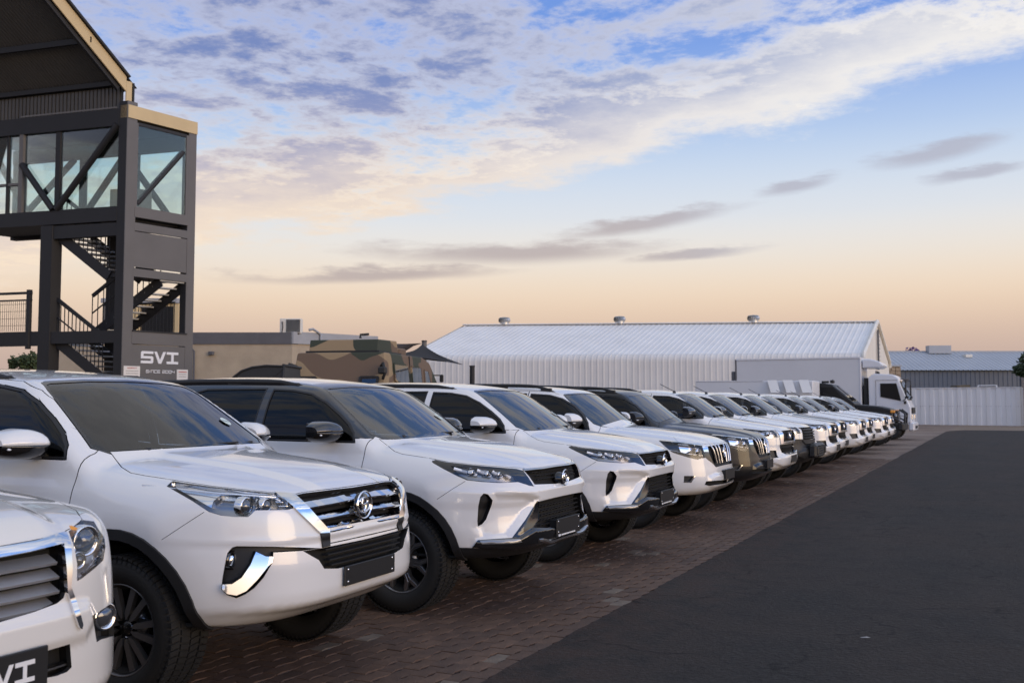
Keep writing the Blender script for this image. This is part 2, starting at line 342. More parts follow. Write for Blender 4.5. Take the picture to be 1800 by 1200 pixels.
class TraceM(Trace):
    '''Same frame for outlines read off the far (left) half of a car.'''
    def to2d(s, p): return Trace.to2d(s, Vector((p.x, -p.y, p.z)))
    def plane(s, p, q): e, n = Trace.plane(s, p, q); return Vector((e.x, -e.y, e.z)), Vector((n.x, -n.y, n.z))
    def facing(s, c, n): return n.x * (c.x - s.eye.x) + n.y * (c.y + s.eye.y) + n.z * (c.z - s.eye.z) < 0
class Shell:
    """Half car skin (right side, y<0) sampled from an implicit solid, then cut along outlines into parts."""
    def __init__(s, P):
        s.P = P; g = {k: pchip(v) for k, v in P.items() if isinstance(v, list) and k in ('T', 'F', 'S', 'dS', 'G', 'Rf', 'RW', 'zb')}
        s.g = g; s.bm = bmesh.new(); s.names = ['body']
        if not P.get('nomesh'): s.mesh()
    def field(s, x, a, z):
        P, g = s.P, s.g
        tp = g['T'](x) - P['crown'][0] * a * a - P['crown'][1] * (a / P['crown'][2])**8
        if 'hood' in P:                      # raised centre of the bonnet
            w, h_, fl = P['hood']; tp = tp + h_ * (1 - sstep(a - w - .10 * np.clip(.9 - x, 0, 1.2), -fl, fl)) * sstep(x, -.6, -.25)
        sd_ = g['S'](z) + g['dS'](x)
        for (wx, wz, wr, amp, wid) in P.get('bulge', []): sd_ = sd_ + amp * np.exp(-((np.hypot(x - wx, z - wz) - wr) / wid)**2)
        fx = g['F'](z) - P['plan'][0] * a**P['plan'][1] - P['plan'][2] * a * a
        for (pl, dep, fall) in P.get('disp', []):
            fx = fx + dep * (1 - sstep(poly_sdf(pl, a, z), -fall, fall))
        top, side, front, rear = z - tp, a - sd_, (x - fx) * .9, P['xr'] - x + .18 * a**3
        low = smax(smax(top, front, P['k'][0]), side, P['k'][1])
        low = smax(low, smax(rear, g['zb'](x) - z, .05), .08)
        ws = (x - (P['ws'][0] + P['ws'][1] * (z - P['ws'][2]) - P['ws'][3] * a * a + P['ws'][4] * (z - P['ws'][2]) * (P['ws'][5] - z))) * .55
        gh = smax(smax(ws, z - (g['Rf'](x) - P['rc'] * a * a), P['k'][2]), a - g['G'](z) - .02 * np.clip(x + 1.5, -1, 1) * 0, P['k'][3])
        gh = smax(gh, (g['RW'](z) - x + .12 * a * a) * .8, .06)
        gh = np.maximum(gh, 1.02 - z)
        return smin(low, gh, P['k'][4])
    def solve(s, o, d):
        lo = np.full(len(o), .02); hi = np.full(len(o), 4.5)
        for _ in range(34):
            m_ = .5 * (lo + hi); p = o + d * m_[:, None]; f_ = s.field(p[:, 0], np.abs(p[:, 1]), p[:, 2]); ins = f_ < 0
            lo = np.where(ins, m_, lo); hi = np.where(ins, hi, m_)
        return o + d * lo[:, None]
    def grad(s, p):
        e = 2e-3; g = np.zeros_like(p)
        for k in range(3):
            a, b = p.copy(), p.copy(); a[:, k] += e; b[:, k] -= e
            g[:, k] = s.field(a[:, 0], np.abs(a[:, 1]), a[:, 2]) - s.field(b[:, 0], np.abs(b[:, 1]), b[:, 2])
        return g / (np.linalg.norm(g, axis=1)[:, None] + 1e-12)
    def hit(s, tr, pts):
        '''Photograph outline -> (a, z) on the skin.'''
        out = []
        for q in pts:
            d = tr.ray(q); t = np.linspace(2.5, 14, 2400) if tr.eye.length < 9 else np.linspace(6, 26, 4200)
            p = np.array(tr.eye)[None] + np.array(d)[None] * t[:, None]; f_ = s.field(p[:, 0], np.abs(p[:, 1]), p[:, 2]); k = int(np.argmax(f_ < 0))
            out.append((abs(p[k, 1]), p[k, 2]))
        return out
    def on(s, p, d):
        """Point on the skin from inside point p along d."""
        return Vector(s.solve(np.array([p], float), np.array([d], float))[0])
    def mesh(s):
        P = s.P; nph = P.get('nphi', 90); ph = np.linspace(-math.pi / 2, math.pi / 2, nph + 1)
        x0, x1, zc = P['axis']; rows = []
        xs = []; x = x1
        while x > x0: xs.append(x); x -= .035 if x > -1.3 else .075
        xs.append(x0)
        for t in np.radians(np.linspace(90, 0, P.get('ncap', 84) + 1))[1:-1]: rows.append((x1, t))
        for x in xs: rows.append((x, 0.))
        for t in np.radians(np.linspace(0, -90, 17))[1:-1]: rows.append((x0, t))
        O = []; D = []
        for x, t in rows:
            for q in ph: O.append((x, 0, zc)); D.append((math.sin(t), -math.cos(t) * math.cos(q), math.cos(t) * math.sin(q)))
        O.append((x1, 0, zc)); D.append((1, 0, 0)); O.append((x0, 0, zc)); D.append((-1, 0, 0))
        V = s.solve(np.array(O, float), np.array(D, float)); n = nph + 1
        V[np.abs(V[:, 1]) < 1e-6, 1] = 0
        bv = [s.bm.verts.new(v) for v in V]; K = len(rows)
        s.lay = s.bm.faces.layers.int.new('reg')
        for i in range(K - 1):
            for k in range(nph):
                s.bm.faces.new((bv[i * n + k], bv[i * n + k + 1], bv[(i + 1) * n + k + 1], bv[(i + 1) * n + k]))
        for k in range(nph):
            s.bm.faces.new((bv[-2], bv[k + 1], bv[k])); s.bm.faces.new((bv[-1], bv[(K - 1) * n + k], bv[(K - 1) * n + k + 1]))
        s.bm.normal_update()
        f = max(s.bm.faces, key=lambda q: -q.calc_center_median().y)
        if f.normal.y > 0: bmesh.ops.reverse_faces(s.bm, faces=s.bm.faces[:]); s.bm.normal_update()
    def reg(s, name):
        if name not in s.names: s.names.append(name)
        return s.names.index(name)
    def cut(s, name, pj, poly, box=None, only=None, smooth=0):
        """Cut the skin along a closed outline and give the inside to part 'name'."""
        if smooth: poly = chaikin(poly, smooth)
        bm, lay = s.bm, s.lay; us = [p[0] for p in poly]; vs = [p[1] for p in poly]; u0, u1, v0, v1 = min(us), max(us), min(vs), max(vs)
        oid = [s.reg(o_) for o_ in only] if only else None
        def near(f, e=0.):
            c = f.calc_center_median()
            if box and not (box[0] <= c.x <= box[1] and box[2] <= -c.y <= box[3] and box[4] <= c.z <= box[5]): return None
            if not pj.facing(c, f.normal): return None
            if oid is not None and f[lay] not in oid: return None
            return c
        cand = []
        for f in bm.faces:
            if near(f) is None: continue
            q = [pj.to2d(v.co) for v in f.verts]
            if max(p[0] for p in q) < u0 or min(p[0] for p in q) > u1 or max(p[1] for p in q) < v0 or min(p[1] for p in q) > v1: continue
            cand.append(f)
        n = len(poly)
        for i in range(n):
            p, q = poly[i], poly[(i + 1) % n]
            if abs(p[0] - q[0]) + abs(p[1] - q[1]) < 1e-7: continue
            a0, a1, b0, b1 = min(p[0], q[0]), max(p[0], q[0]), min(p[1], q[1]), max(p[1], q[1])
            fs = []
            for f in cand:
                w = [pj.to2d(v.co) for v in f.verts]
                if max(t[0] for t in w) < a0 or min(t[0] for t in w) > a1 or max(t[1] for t in w) < b0 or min(t[1] for t in w) > b1: continue
                fs.append(f)
            if not fs: continue
            co, no = pj.plane(p, q)
            ge = list({e for f in fs for e in f.edges}); gv = list({v for f in fs for v in f.verts})
            keep = set(cand)
            r = bmesh.ops.bisect_plane(bm, geom=gv + ge + fs, dist=1e-5, plane_co=co, plane_no=no)
            keep.update(g for g in r['geom'] if isinstance(g, bmesh.types.BMFace))
            cand = [f for f in keep if f.is_valid]
        rid = s.reg(name); k = 0
        for f in cand:
            c = f.calc_center_median()
            t = pj.to2d(c)
            if pip(poly, *t): f[lay] = rid; k += 1
        return k
    def extract(s):
        """-> {name: (verts, normals, faces)}"""
        s.bm.verts.index_update(); s.bm.verts.ensure_lookup_table()
        co = np.array([v.co for v in s.bm.verts]); nm = s.grad(co)
        out = {}; by = {}
        for f in s.bm.faces: by.setdefault(f[s.lay], []).append([v.index for v in f.verts])
        for rid, fs in by.items():
            used = sorted({i for f in fs for i in f}); mp = {g_: l_ for l_, g_ in enumerate(used)}
            out[s.names[rid]] = (co[used].copy(), nm[used].copy(), [[mp[i] for i in f] for f in fs])
        s.bm.free(); return out
def chaikin(poly, it=1):
    for _ in range(it):
        o = []; n = len(poly)
        for i in range(n):
            p, q = poly[i], poly[(i + 1) % n]
            o += [(p[0] * .78 + q[0] * .22, p[1] * .78 + q[1] * .22), (p[0] * .22 + q[0] * .78, p[1] * .22 + q[1] * .78)]
        poly = o
    return poly
def boundary(v, fs):
    cnt = {}
    for f in fs:
        for i in range(len(f)):
            a, b = f[i], f[(i + 1) % len(f)]; cnt[(a, b)] = 1
    return [(a, b) for (a, b) in cnt if (b, a) not in cnt and not (abs(v[a][1]) < 2e-4 and abs(v[b][1]) < 2e-4)]
def skin(part, mode, mats, d=0., gap=.0, flange=.014, vec=None, tilt=None):
    """Turn a cut region into faces. mats=(face, edge). Returns list of (verts, faces, mat, normals or None)."""
    v, n, fs = part; v = v.copy(); bd = boundary(v, fs); res = []
    if gap:
        ins = np.zeros_like(v)
        for a, b in bd:
            t = np.cross((n[a] + n[b]) * .5, v[b] - v[a]); t /= np.linalg.norm(t) + 1e-9; ins[a] += t; ins[b] += t
        l_ = np.linalg.norm(ins, axis=1); k = l_ > 1e-6; ins[k] /= l_[k][:, None]; ins[:, 1] = np.where(np.abs(v[:, 1]) < 2e-4, 0, ins[:, 1]); v = v + ins * gap
    off = (np.array(vec, float)[None] * np.ones((len(v), 1))) if vec is not None else n
    w = v + off * d
    if tilt is not None:
        w = w + off * ((v - v.mean(0)) @ np.array(tilt, float))[:, None]; n2 = None
    if mode in ('raise', 'recess', 'panel', 'flat'):
        res.append((w, fs, mats[0], n if tilt is None else (lambda q: q / np.linalg.norm(q, axis=1)[:, None])(n - np.array(tilt, float)[None] * 1.0)))
        lo = v - off * .004 if mode == 'raise' else (v if mode == 'recess' else w - n * flange)
        if mode != 'flat':
            vs = []; qs = []
            for a, b in bd:
                k = len(vs); vs += [w[a], w[b], lo[b], lo[a]]; qs.append([k + 1, k, k + 3, k + 2])
            if qs: res.append((np.array(vs), qs, mats[1] if len(mats) > 1 else mats[0], None))
    return res
def mesh_of(name, pieces, both=False, mirror=False):
    V = []; Fc = []; MI = []; NL = []; mats = []
    def put(v, fs, m_, n, mir):
        k = len(V); v = np.array(v); 
        if mir: v = v * (1, -1, 1)
        V.extend(v.tolist())
        if m_ not in mats: mats.append(m_)
        for f in fs:
            g = list(f)[::-1] if mir else list(f); Fc.append([i + k for i in g]); MI.append(mats.index(m_))
            if n is not None:
                for i in g: q = n[i]; NL.append((q[0], -q[1] if mir else q[1], q[2]))
            else:
                p = [v[i] for i in g]; fn = np.cross(p[1] - p[0], p[2] - p[0]); l_ = np.linalg.norm(fn); fn = fn / l_ if l_ > 1e-12 else np.array((0, 0, 1.)); NL.extend([tuple(fn)] * len(g))
    for (v, fs, m_, n) in pieces:
        if not mirror: put(v, fs, m_, n, False)
        if both or mirror: put(v, fs, m_, n, True)
    me = bpy.data.meshes.new(name); me.from_pydata(V, [], Fc)
    for m_ in mats: me.materials.append(M[m_])
    me.polygons.foreach_set('material_index', MI); me.polygons.foreach_set('use_smooth', [True] * len(Fc))
    me.normals_split_custom_set(NL); me.update()
    return me

# ---------------------------------------------------------------- shared car pieces
def wheel_proto(name, r=.385, w=.265, rim=.235, style='six', cap=True):
    """Wheel standing at the origin, outer face towards -y."""
    hub = MB(); hub.lathe([(.0, -.052), (.034, -.05), (.042, -.035), (.042, .02)], 'gloss', 20, axis='y')
    for k in range(6):
        t = k * math.pi / 3 + .3; hub.lathe([(0, -.028), (.009, -.027), (.011, .01)], 'satin', 8, (.062 * math.cos(t), 0, .062 * math.sin(t)), 'y')
    hub.lathe([(.0, -.012), (.085, -.012), (.095, .02)], 'rim', 24, axis='y')
    root = hub.build(name)
    h = w / 2; ty = MB()
    prof = [(rim - .006, h * .66), (rim + .010, h * .80), (rim + .03, h * .92), (rim + .065, h * 1.0), (r - .055, h * .99), (r - .022, h * .90), (r - .010, h * .78), (r - .008, 0)]
    prof = prof + [(a, -b) for a, b in prof[-2::-1]]
    ty.lathe(prof, 'rubber', 56, axis='y')
    for row, (yc, bw) in enumerate(((-.40, .2), (-.13, .2), (.13, .2), (.40, .2))):          # tread blocks
        nb = 66
        for k in range(nb):
            t = 2 * math.pi * (k + .5 * (row % 2)) / nb; dt = math.pi / nb * .72; sk = .25 * (1 if row % 2 else -1) * math.pi / nb
            y0, y1 = (yc - bw / 2 * 1.1) * w, (yc + bw / 2 * 1.1) * w; vs = []
            for rr in (r - .010, r):
                for (yy, s_) in ((y0, -1), (y1, 1)):
                    for q in (-dt, dt): vs.append((rr * math.sin(t + q + sk * s_), yy, rr * math.cos(t + q + sk * s_)))
            ty.add(vs, [(4, 5, 7, 6), (0, 4, 6, 2), (1, 3, 7, 5), (0, 1, 5, 4), (2, 6, 7, 3)], 'rubber')
    for k in range(66):                                                                     # shoulder lugs
        t = 2 * math.pi * k / 66; dt = .030
        for sgn in (-1, 1):
            vs = [(rr * math.sin(t + q), sgn * yy, rr * math.cos(t + q)) for rr, yy in ((r - .003, h * .80), (r - .022, h * .95), (r - .040, h * .99)) for q in (-dt, dt)]
            ty.add(vs, [(0, 1, 3, 2), (2, 3, 5, 4)] if sgn < 0 else [(0, 2, 3, 1), (2, 4, 5, 3)], 'rubber')
    tyo = ty.build('tyre', root)
    rb = MB(); o = -h * .70
    rb.lathe([(rim + .004, o - .002), (rim - .002, o - .008), (rim - .007, o), (rim - .012, o + .03)], 'rim', 48, axis='y')
    rb.lathe([(rim - .012, o + .012), (rim - .035, o + .06), (rim - .045, h * .6), (.06, h * .62), (0, h * .62)], 'dark', 48, axis='y')
    n = {'six': 6, 'five': 5, 'y6': 6}[style]
    for k in range(n):
        t = 2 * math.pi * k / n + .26
        e1 = Vector((math.cos(t), 0, math.sin(t))); e2 = Vector((-math.sin(t), 0, math.cos(t)))
        if style == 'six':                                                                 # twin thin spokes
            for sg in (-1, 1):
                pl = [(.05, sg * .012), (.075, sg * .034), (rim - .012, sg * .068), (rim - .012, sg * .030), (.085, sg * .006)]
                rb.prism(pl, Vector((0, o + .022, 0)), e1, e2, Vector((0, 1, 0)), .03, 'rim')
        else:                                                                              # wide machined Y spokes
            pl = [(.05, -.030), (.13, -.026), (rim - .012, -.074), (rim - .010, -.038), (.165, .0), (rim - .010, .038), (rim - .012, .074), (.13, .026), (.05, .030)]
            rb.prism(pl, Vector((0, o + .022, 0)), e1, e2, Vector((0, 1, 0)), .032, 'rim')
            for sg in (-1, 1):
                pl2 = [(.10, sg * .010), (.15, sg * .020), (rim - .014, sg * .068), (rim - .012, sg * .044), (.165, sg * .006)]
                rb.prism(pl2, Vector((0, o + .018, 0)), e1, e2, Vector((0, 1, 0)), .006, 'rimlip')
    rb.build('rim', root)
    return root
def lozenge_tube(mb, pts, w, t, m_):
    """Flat bar along points; w wide (z), t thick (x)."""
    vs = []; fs = []
    for p in pts: p = Vector(p); vs += [p + Vector((t, 0, 0)) * .5 + Vector((0, 0, w * .18)), p + Vector((0, 0, w / 2)) - Vector((t * .2, 0, 0)), p - Vector((t * .5, 0, 0)), p - Vector((0, 0, w / 2)) - Vector((t * .2, 0, 0)), p + Vector((t, 0, 0)) * .5 - Vector((0, 0, w * .18))]
    for i in range(len(pts) - 1):
        for k in range(5): fs.append((i * 5 + k, i * 5 + (k + 1) % 5, i * 5 + 5 + (k + 1) % 5, i * 5 + 5 + k))
    fs += [(0, 1, 2, 3, 4), tuple(range(len(pts) * 5 - 1, len(pts) * 5 - 6, -1))]
    mb.add(vs, fs, m_, False)
def blade_bar(mb, pts, w, t, m_):
    '''Grille bar whose broad face leans back to the sky.'''
    vs = []; fs = []; n = len(pts)
    for p in pts: p = Vector(p); vs += [p + Vector((t * .5, 0, -w * .25)), p + Vector((-t * .5, 0, w * .5)), p + Vector((-t * .5, 0, -w * .5)), p + Vector((t * .42, 0, -w * .5))]
    for i in range(n - 1):
        for k in range(4): fs.append((i * 4 + k, i * 4 + (k + 1) % 4, i * 4 + 4 + (k + 1) % 4, i * 4 + 4 + k))
    fs += [(0, 1, 2, 3), tuple(range(n * 4 - 1, n * 4 - 5, -1))]
    mb.add(vs, fs, m_, False)
def emblem(sc=1.0, disc=True):
    """Three interlaced ovals in a ring; faces +x, centred on the origin."""
    b = MB()
    def ring(cy, cz, ry, rz, th, n=36, x=.014):
        vs = []; fs = []
        for k in range(n):
            t = 2 * math.pi * k / n; cy_, sz_ = math.cos(t), math.sin(t)
            for (q, xx) in ((1, x - .006), (1 - th * .35, x), (1 - th * .65, x), (1 - th, x - .006)):
                vs.append((xx, (cy + ry * q * cy_) * sc, (cz + rz * q * sz_) * sc))
        for k in range(n):
            for j in range(3): a_, c_ = k * 4 + j, ((k + 1) % n) * 4 + j; fs.append((a_, c_, c_ + 1, a_ + 1))
        b.add(vs, fs, 'badge', True)
    if disc: b.lathe([(.0, .002), (.066 * sc, .002), (.067 * sc, -.02)], 'gloss', 36, axis='x')
    ring(0, 0, .080, .080, .13, x=.018); ring(0, 0, .067, .045, .12); ring(0, .002, .023, .044, .30); ring(0, .022, .046, .021, .26)
    return b
def text_mesh(txt, size, m_, extrude=.002, name='lettering'):
    cu = bpy.data.curves.new(name, 'FONT'); cu.body = txt; cu.size = size; cu.extrude = extrude; cu.align_x = 'CENTER'; cu.align_y = 'CENTER'; cu.resolution_u = 3
    o = bpy.data.objects.new(name, cu); C.objects.link(o); dg = bpy.context.evaluated_depsgraph_get()
    me = bpy.data.meshes.new_from_object(o.evaluated_get(dg)); bpy.data.objects.remove(o); me.materials.clear(); me.materials.append(M[m_]); me.name = name
    return me
# ================================================================ car builder
SIDE, TOP, FRONT = Ortho('side'), Ortho('top'), Ortho('front')
def circ(cx, cz, r, n=40, a0=0, a1=360): return [(cx + r * math.cos(R(a0 + (a1 - a0) * k / n)), cz + r * math.sin(R(a0 + (a1 - a0) * k / n))) for k in range(n)]
def arch(cx, cz, r, zb, n=22):
    pts = [(cx + r * math.cos(R(t)), cz + r * math.sin(R(t))) for t in np.linspace(-8, 188, n)]
    return [(pts[0][0] + .01, zb)] + pts + [(pts[-1][0] - .01, zb)]
def crop(x0, y0, sc): return lambda L_: [(x0 + u / sc, y0 + v / sc) for u, v in L_]

class Car:
    def __init__(s, name, P, wb, paint, roofmat=None, wheel=None, wz=.385, track=.775):
        s.sh = Shell(P); s.P = P; s.name = name; s.paint = paint; s.wb = wb; s.wheel = wheel; s.wz = wz; s.tr = track
        s.spec = {}; s.roofmat = roofmat or paint
        s.root = empty(name); s.parts = {}
    def cut(s, region, pj, poly, mode, mats, obj=None, parent=None, center=False, **k):
        kc = {q: k.pop(q) for q in ('box', 'only', 'smooth') if q in k}
        n = s.sh.cut(region, pj, poly, **kc)
        if n == 0: print('EMPTY CUT', s.name, region)
        s.spec[region] = (mode, mats, obj or region, parent, center, k)
        return s
    def finish(s):
        ex = s.sh.extract(); made = {}
        order = ['body'] + [r for r in s.spec]
        for reg in order:
            if reg not in ex: continue
            if reg == 'body': mode, mats, obj, par, cen, k = 'panel', (s.paint, 'dark'), 'body', None, True, dict(flange=.02)
            else: mode, mats, obj, par, cen, k = s.spec[reg]
            if mode == 'void':                                   # hole with an inner liner
                pc = skin(ex[reg], 'recess', ('dark', 'dark'), d=1.0, vec=k.get('vec', (0, .38, 0)))
            else: pc = skin(ex[reg], 'recess' if mode == 'lamp' else mode, mats, **k)
            for sd_ in ((0,) if cen else (0, 1)):
                me = mesh_of(obj, pc, both=cen, mirror=bool(sd_))
                pr = s.root if par is None else made.get((par, sd_), made.get((par, 0), s.root))
                made[(reg, sd_)] = link(obj, me, pr)
                if mode == 'lamp':
                    link('lens', mesh_of('lens', skin(ex[reg], 'flat', ('lens',), d=.001), mirror=bool(sd_)), made[(reg, sd_)])
        s.made = made; return s
    def add(s, mb, name, parent=None, mirror=False, loc=None, rot=None):
        """Add a modelled part (right side or centre); mirror=True also makes the left one."""
        me = mb.mesh(name) if isinstance(mb, MB) else mb
        out = []
        for sd_ in ((0, 1) if mirror else (0,)):
            pr = s.root if parent is None else s.made.get((parent, sd_), s.made.get((parent, 0), s.root))
            if sd_:
                m2 = me.copy(); m2.transform(Matrix.Scale(-1, 4, (0, 1, 0))); m2.flip_normals()
                o = link(name, m2, pr)
            else: o = link(name, me, pr)
            out.append(o); s.made[(name, sd_)] = o
        return out
    def wheels(s, steer=0.):
        for x in (0, -s.wb):
            for sd_ in (-1, 1):
                w = copy_tree(s.wheel, s.root); w.location = (x, sd_ * s.tr, s.wz)
                w.rotation_euler = (0, random.uniform(0, 6), (math.pi if sd_ > 0 else 0) + (steer if x == 0 else 0))
    def cabin(s, dash_x, seat_x, zf, hw=.62, col='seat', wheel_side=-1, tan=False):
        """Dashboard, seats and steering wheel seen dimly through the glass; right-hand drive."""
        b = MB(); P = s.P; zt = float(s.sh.g['T'](dash_x)); sm = 'tan' if tan else 'seat'
        b.box((dash_x - .12, 0, zt - .10), (.36, hw * 2.1, .14), 'cabin', bev=.04)
        b.box((dash_x - .24, wheel_side * .36, zt - .045), (.16, .36, .05), 'cabin', bev=.02)
        s.add(b, 'dashboard')
        for sy in (-1, 1):
            q = MB(); q.box((seat_x, sy * .36, zf + .08), (.50, .50, .16), sm, bev=.05)
            q.box((seat_x - .28, sy * .36, zf + .42), (.13, .48, .62), sm, Matrix.Rotation(-.24, 3, 'Y'), bev=.05)
            q.box((seat_x - .38, sy * .36, zf + .80), (.09, .26, .17), sm, Matrix.Rotation(-.2, 3, 'Y'), bev=.035)
            q.tube([(seat_x - .36, sy * .36 + e, zf + .66) for e in (-.06, .06)], .012, 'cabin', 6)
            s.add(q, 'seat')
        q = MB(); q.box((seat_x - 1.15, 0, zf + .36), (.14, 1.26, .66), sm, Matrix.Rotation(-.2, 3, 'Y'), bev=.05)
        for yy in (-.42, 0, .42): q.box((seat_x - 1.24, yy, zf + .76), (.08, .24, .14), sm, bev=.03)
        s.add(q, 'rear_seat')
        w = MB(); c = Vector((dash_x - .42, wheel_side * .36, zt - .04)); e1, e2 = Vector((0, 1, 0)), Vector((-.42, 0, .9)).normalized()
        w.tube([c + e1 * .185 * math.cos(t) + e2 * .185 * math.sin(t) for t in np.linspace(0, 2 * math.pi, 25)], .016, 'cabin', 8, cap=False)
        for t in (0, math.pi, -math.pi / 2): w.bar(c, c + e1 * .18 * math.cos(t) + e2 * .18 * math.sin(t), .03, .015, 'cabin')
        w.box(c, (.05, .14, .12), 'cabin', bev=.02); w.bar(c, c + Vector((.2, 0, -.08)), .06, .06, 'cabin')
        s.add(w, 'steering_wheel')
        f = MB(); f.box((seat_x - .6, 0, zf - .02), (2.9, hw * 2.2, .05), 'dark'); s.add(f, 'cabin_floor')
    def wipers(s, x, z, pts, mat_='plastic'):
        for pl in pts:
            b = MB(); b.tube(pl[:2], .010, mat_, 6); b.tube(pl[1:], .007, mat_, 6); b.box(pl[0], (.05, .05, .03), mat_, bev=.01); s.add(b, 'wiper')
    def mirror(s, x, z, a0, cap, w=.24, h=.17, d=.15, lo='gloss', form='sweep'):
        """Door mirror: painted cap above, dark lower shell, glass to the rear; stands on a foot at the door."""
        def shell(zlo, zhi, m_, grow=1.0):
            b = MB(); vs = []; fs = []; nu, nv = 14, 9
            for i in range(nu + 1):
                u = i / nu; yy = -(a0 + .02 + u * w); prof = (math.sin(math.pi * (.10 + .84 * u**.8)))**.42 if form == 'sweep' else (math.sin(math.pi * (.14 + .74 * u)))**.25
                for k in range(nv + 1):
                    t = -math.pi / 2 + math.pi * k / nv; zz = math.sin(t) * h / 2 * prof; ff = math.cos(t)**.6 * d * (.55 + .45 * prof) * (1 - .35 * u)
                    vs.append((x + ff * grow - .02, yy, z + np.clip(zz, zlo * h, zhi * h) * grow))
            for i in range(nu):
                for k in range(nv): q = i * (nv + 1) + k; fs.append((q, q + 1, q + nv + 2, q + nv + 1))
            b.add(vs, fs, m_, True)
            for i in (0, nu):
                r_ = list(range(i * (nv + 1), (i + 1) * (nv + 1))); b.add([vs[k] for k in r_], [tuple(range(nv + 1))], m_)
            return b
        s.add(shell(-.02, .6, cap), 'mirror_cap', mirror=True)
        lw = shell(-.6, -.02, lo); lw.bar((x + .02, -(a0 - .10), z - h * .40), (x + .03, -(a0 + .10), z - h * .34), .09, .05, lo, bev=.015)
        lw.box((x + .075, -(a0 + .02 + w * .55), z - h * .13), (.06, w * .72, .012), 'lampwhite', bev=.004)
        lw.box((x - .028, -(a0 + .02 + w * .5), z), (.012, w * .86, h * .80), 'gloss', bev=.005)
        s.add(lw, 'mirror_shell', mirror=True)
    def number_plate(s, x, z, w=.52, h=.115, y=0., screws=True, text=None, back=.02):
        b = MB(); b.box((x, y, z), (.012, w, h), 'plate', bev=.003); b.box((x - .007 - back / 2, y, z), (back, w * .9, h * .8), 'plastic')
        if screws:
            for sy in (-1, 1):
                for sz in (-1, 1): b.lathe([(0, .0085), (.006, .008), (.007, .005)], 'badge', 8, (x, y + sy * (w / 2 - .03), z + sz * (h / 2 - .02)), 'x')
        o = s.add(b, 'number_plate')[0]
        return o
    def rails(s, x0, x1, a, zoff, m_='plastic', raised=.05):
        pts = []; K = 18
        for i in range(K + 1):
            t = i / K; x = x0 + (x1 - x0) * t; aa = a - .05 * t**2 * 0
            p = s.surf_top(x, aa); e = min(t, 1 - t); pts.append(Vector((x, -aa, p + zoff + raised * min(1, e / .12)**.6)))
        b = MB(); b.tube(pts, [.012 + .012 * min(1, min(i, K - i) / 2.5) for i in range(K + 1)], m_, 8)
        for t in (.06, .36, .66, .94):
            q = pts[round(t * K)]; b.box((q.x, q.y, q.z - raised * .5 - .005), (.16, .035, raised + .03), m_, bev=.01)
        s.add(b, 'roof_rail', mirror=True)
    def surf_top(s, x, a):
        z = np.linspace(1.9, .8, 400); f_ = s.sh.field(np.full(400, x), np.full(400, a), z); k = np.argmax(f_ < 0); return float(z[k])
    def surf_front(s, a, z):
        x = np.linspace(1.3, 0, 700); f_ = s.sh.field(x, np.full(700, a), np.full(700, z)); return float(x[np.argmax(f_ < 0)])
    def surf_side(s, x, z):
        a = np.linspace(1.2, .2, 500); f_ = s.sh.field(np.full(500, x), a, np.full(500, z)); return float(a[np.argmax(f_ < 0)])
    def handle(s, x, z, parent):
        b = MB(); a = s.surf_side(x, z); b.bar((x - .1, -a - .025, z), (x + .1, -a - .025, z), .022, .03, s.paint, bev=.008)
        for e in (-.09, .09): b.box((x + e, -a - .008, z), (.03, .035, .026), s.paint)
        s.add(b, 'door_handle', parent, mirror=True)

def sides(c, doors, windows, arches, flare=None, dmat=None, wmat='tint', vbox=(-6, .9, .35, 1.3, .2, 1.15)):
    """Wheel openings, doors and side glass shared by all models. doors/windows in (x, z)."""
    for i, (cx, cz, r_) in enumerate(arches):
        if flare:
            c.cut('wheel_arch_trim%d' % i, SIDE, arch(cx, cz, r_ + flare, .1), 'raise', ('plastic', 'plastic'), 'wheel_arch_trim', d=.014, box=vbox)
        c.cut('wheel_well%d' % i, SIDE, arch(cx, cz, r_, .1), 'void', ('dark',), 'wheel_well', box=vbox)
    for i, d in enumerate(doors):
        c.cut('door%d' % i, SIDE, d, 'panel', (dmat or c.paint, 'dark'), 'door', gap=.006, box=(-6, .2, .4, 1.3, .3, 2), only=['body'])
    for i, (w, di) in enumerate(windows):
        c.cut('window_seal%d' % i, SIDE, grow(w, .013), 'flat', ('plastic',), 'window_seal', parent='door%d' % di if di is not None else None, d=.001, box=(-6, .2, .4, 1.3, .9, 2))
        c.cut('window%d' % i, SIDE, w, 'recess', (wmat, 'plastic'), 'window', parent='door%d' % di if di is not None else None, d=-.006, box=(-6, .2, .4, 1.3, .9, 2))
def grow(poly, e):
    n = len(poly); ar = sum(poly[i][0] * poly[(i + 1) % n][1] - poly[(i + 1) % n][0] * poly[i][1] for i in range(n)); sg = 1 if ar > 0 else -1; o = []
    for i in range(n):
        p0, p, p1 = poly[i - 1], poly[i], poly[(i + 1) % n]
        a = np.array((p[1] - p0[1], p0[0] - p[0])) * sg; b = np.array((p1[1] - p[1], p[0] - p1[0])) * sg
        a = a / (np.linalg.norm(a) + 1e-9); b = b / (np.linalg.norm(b) + 1e-9); m_ = a + b; m_ = m_ / max(.35, m_.dot(m_) / 2 + .0) ; o.append((p[0] + m_[0] * e, p[1] + m_[1] * e))
    return o
def seam(line, w):
    """Thin closed outline around an open polyline (2D)."""
    L_ = [np.array(p, float) for p in line]; a = []; b = []
    for i, p in enumerate(L_):
        d = L_[min(i + 1, len(L_) - 1)] - L_[max(i - 1, 0)]; d = d / np.linalg.norm(d); n = np.array((-d[1], d[0])) * w / 2; a.append(tuple(p + n)); b.append(tuple(p - n))
    return a + b[::-1]

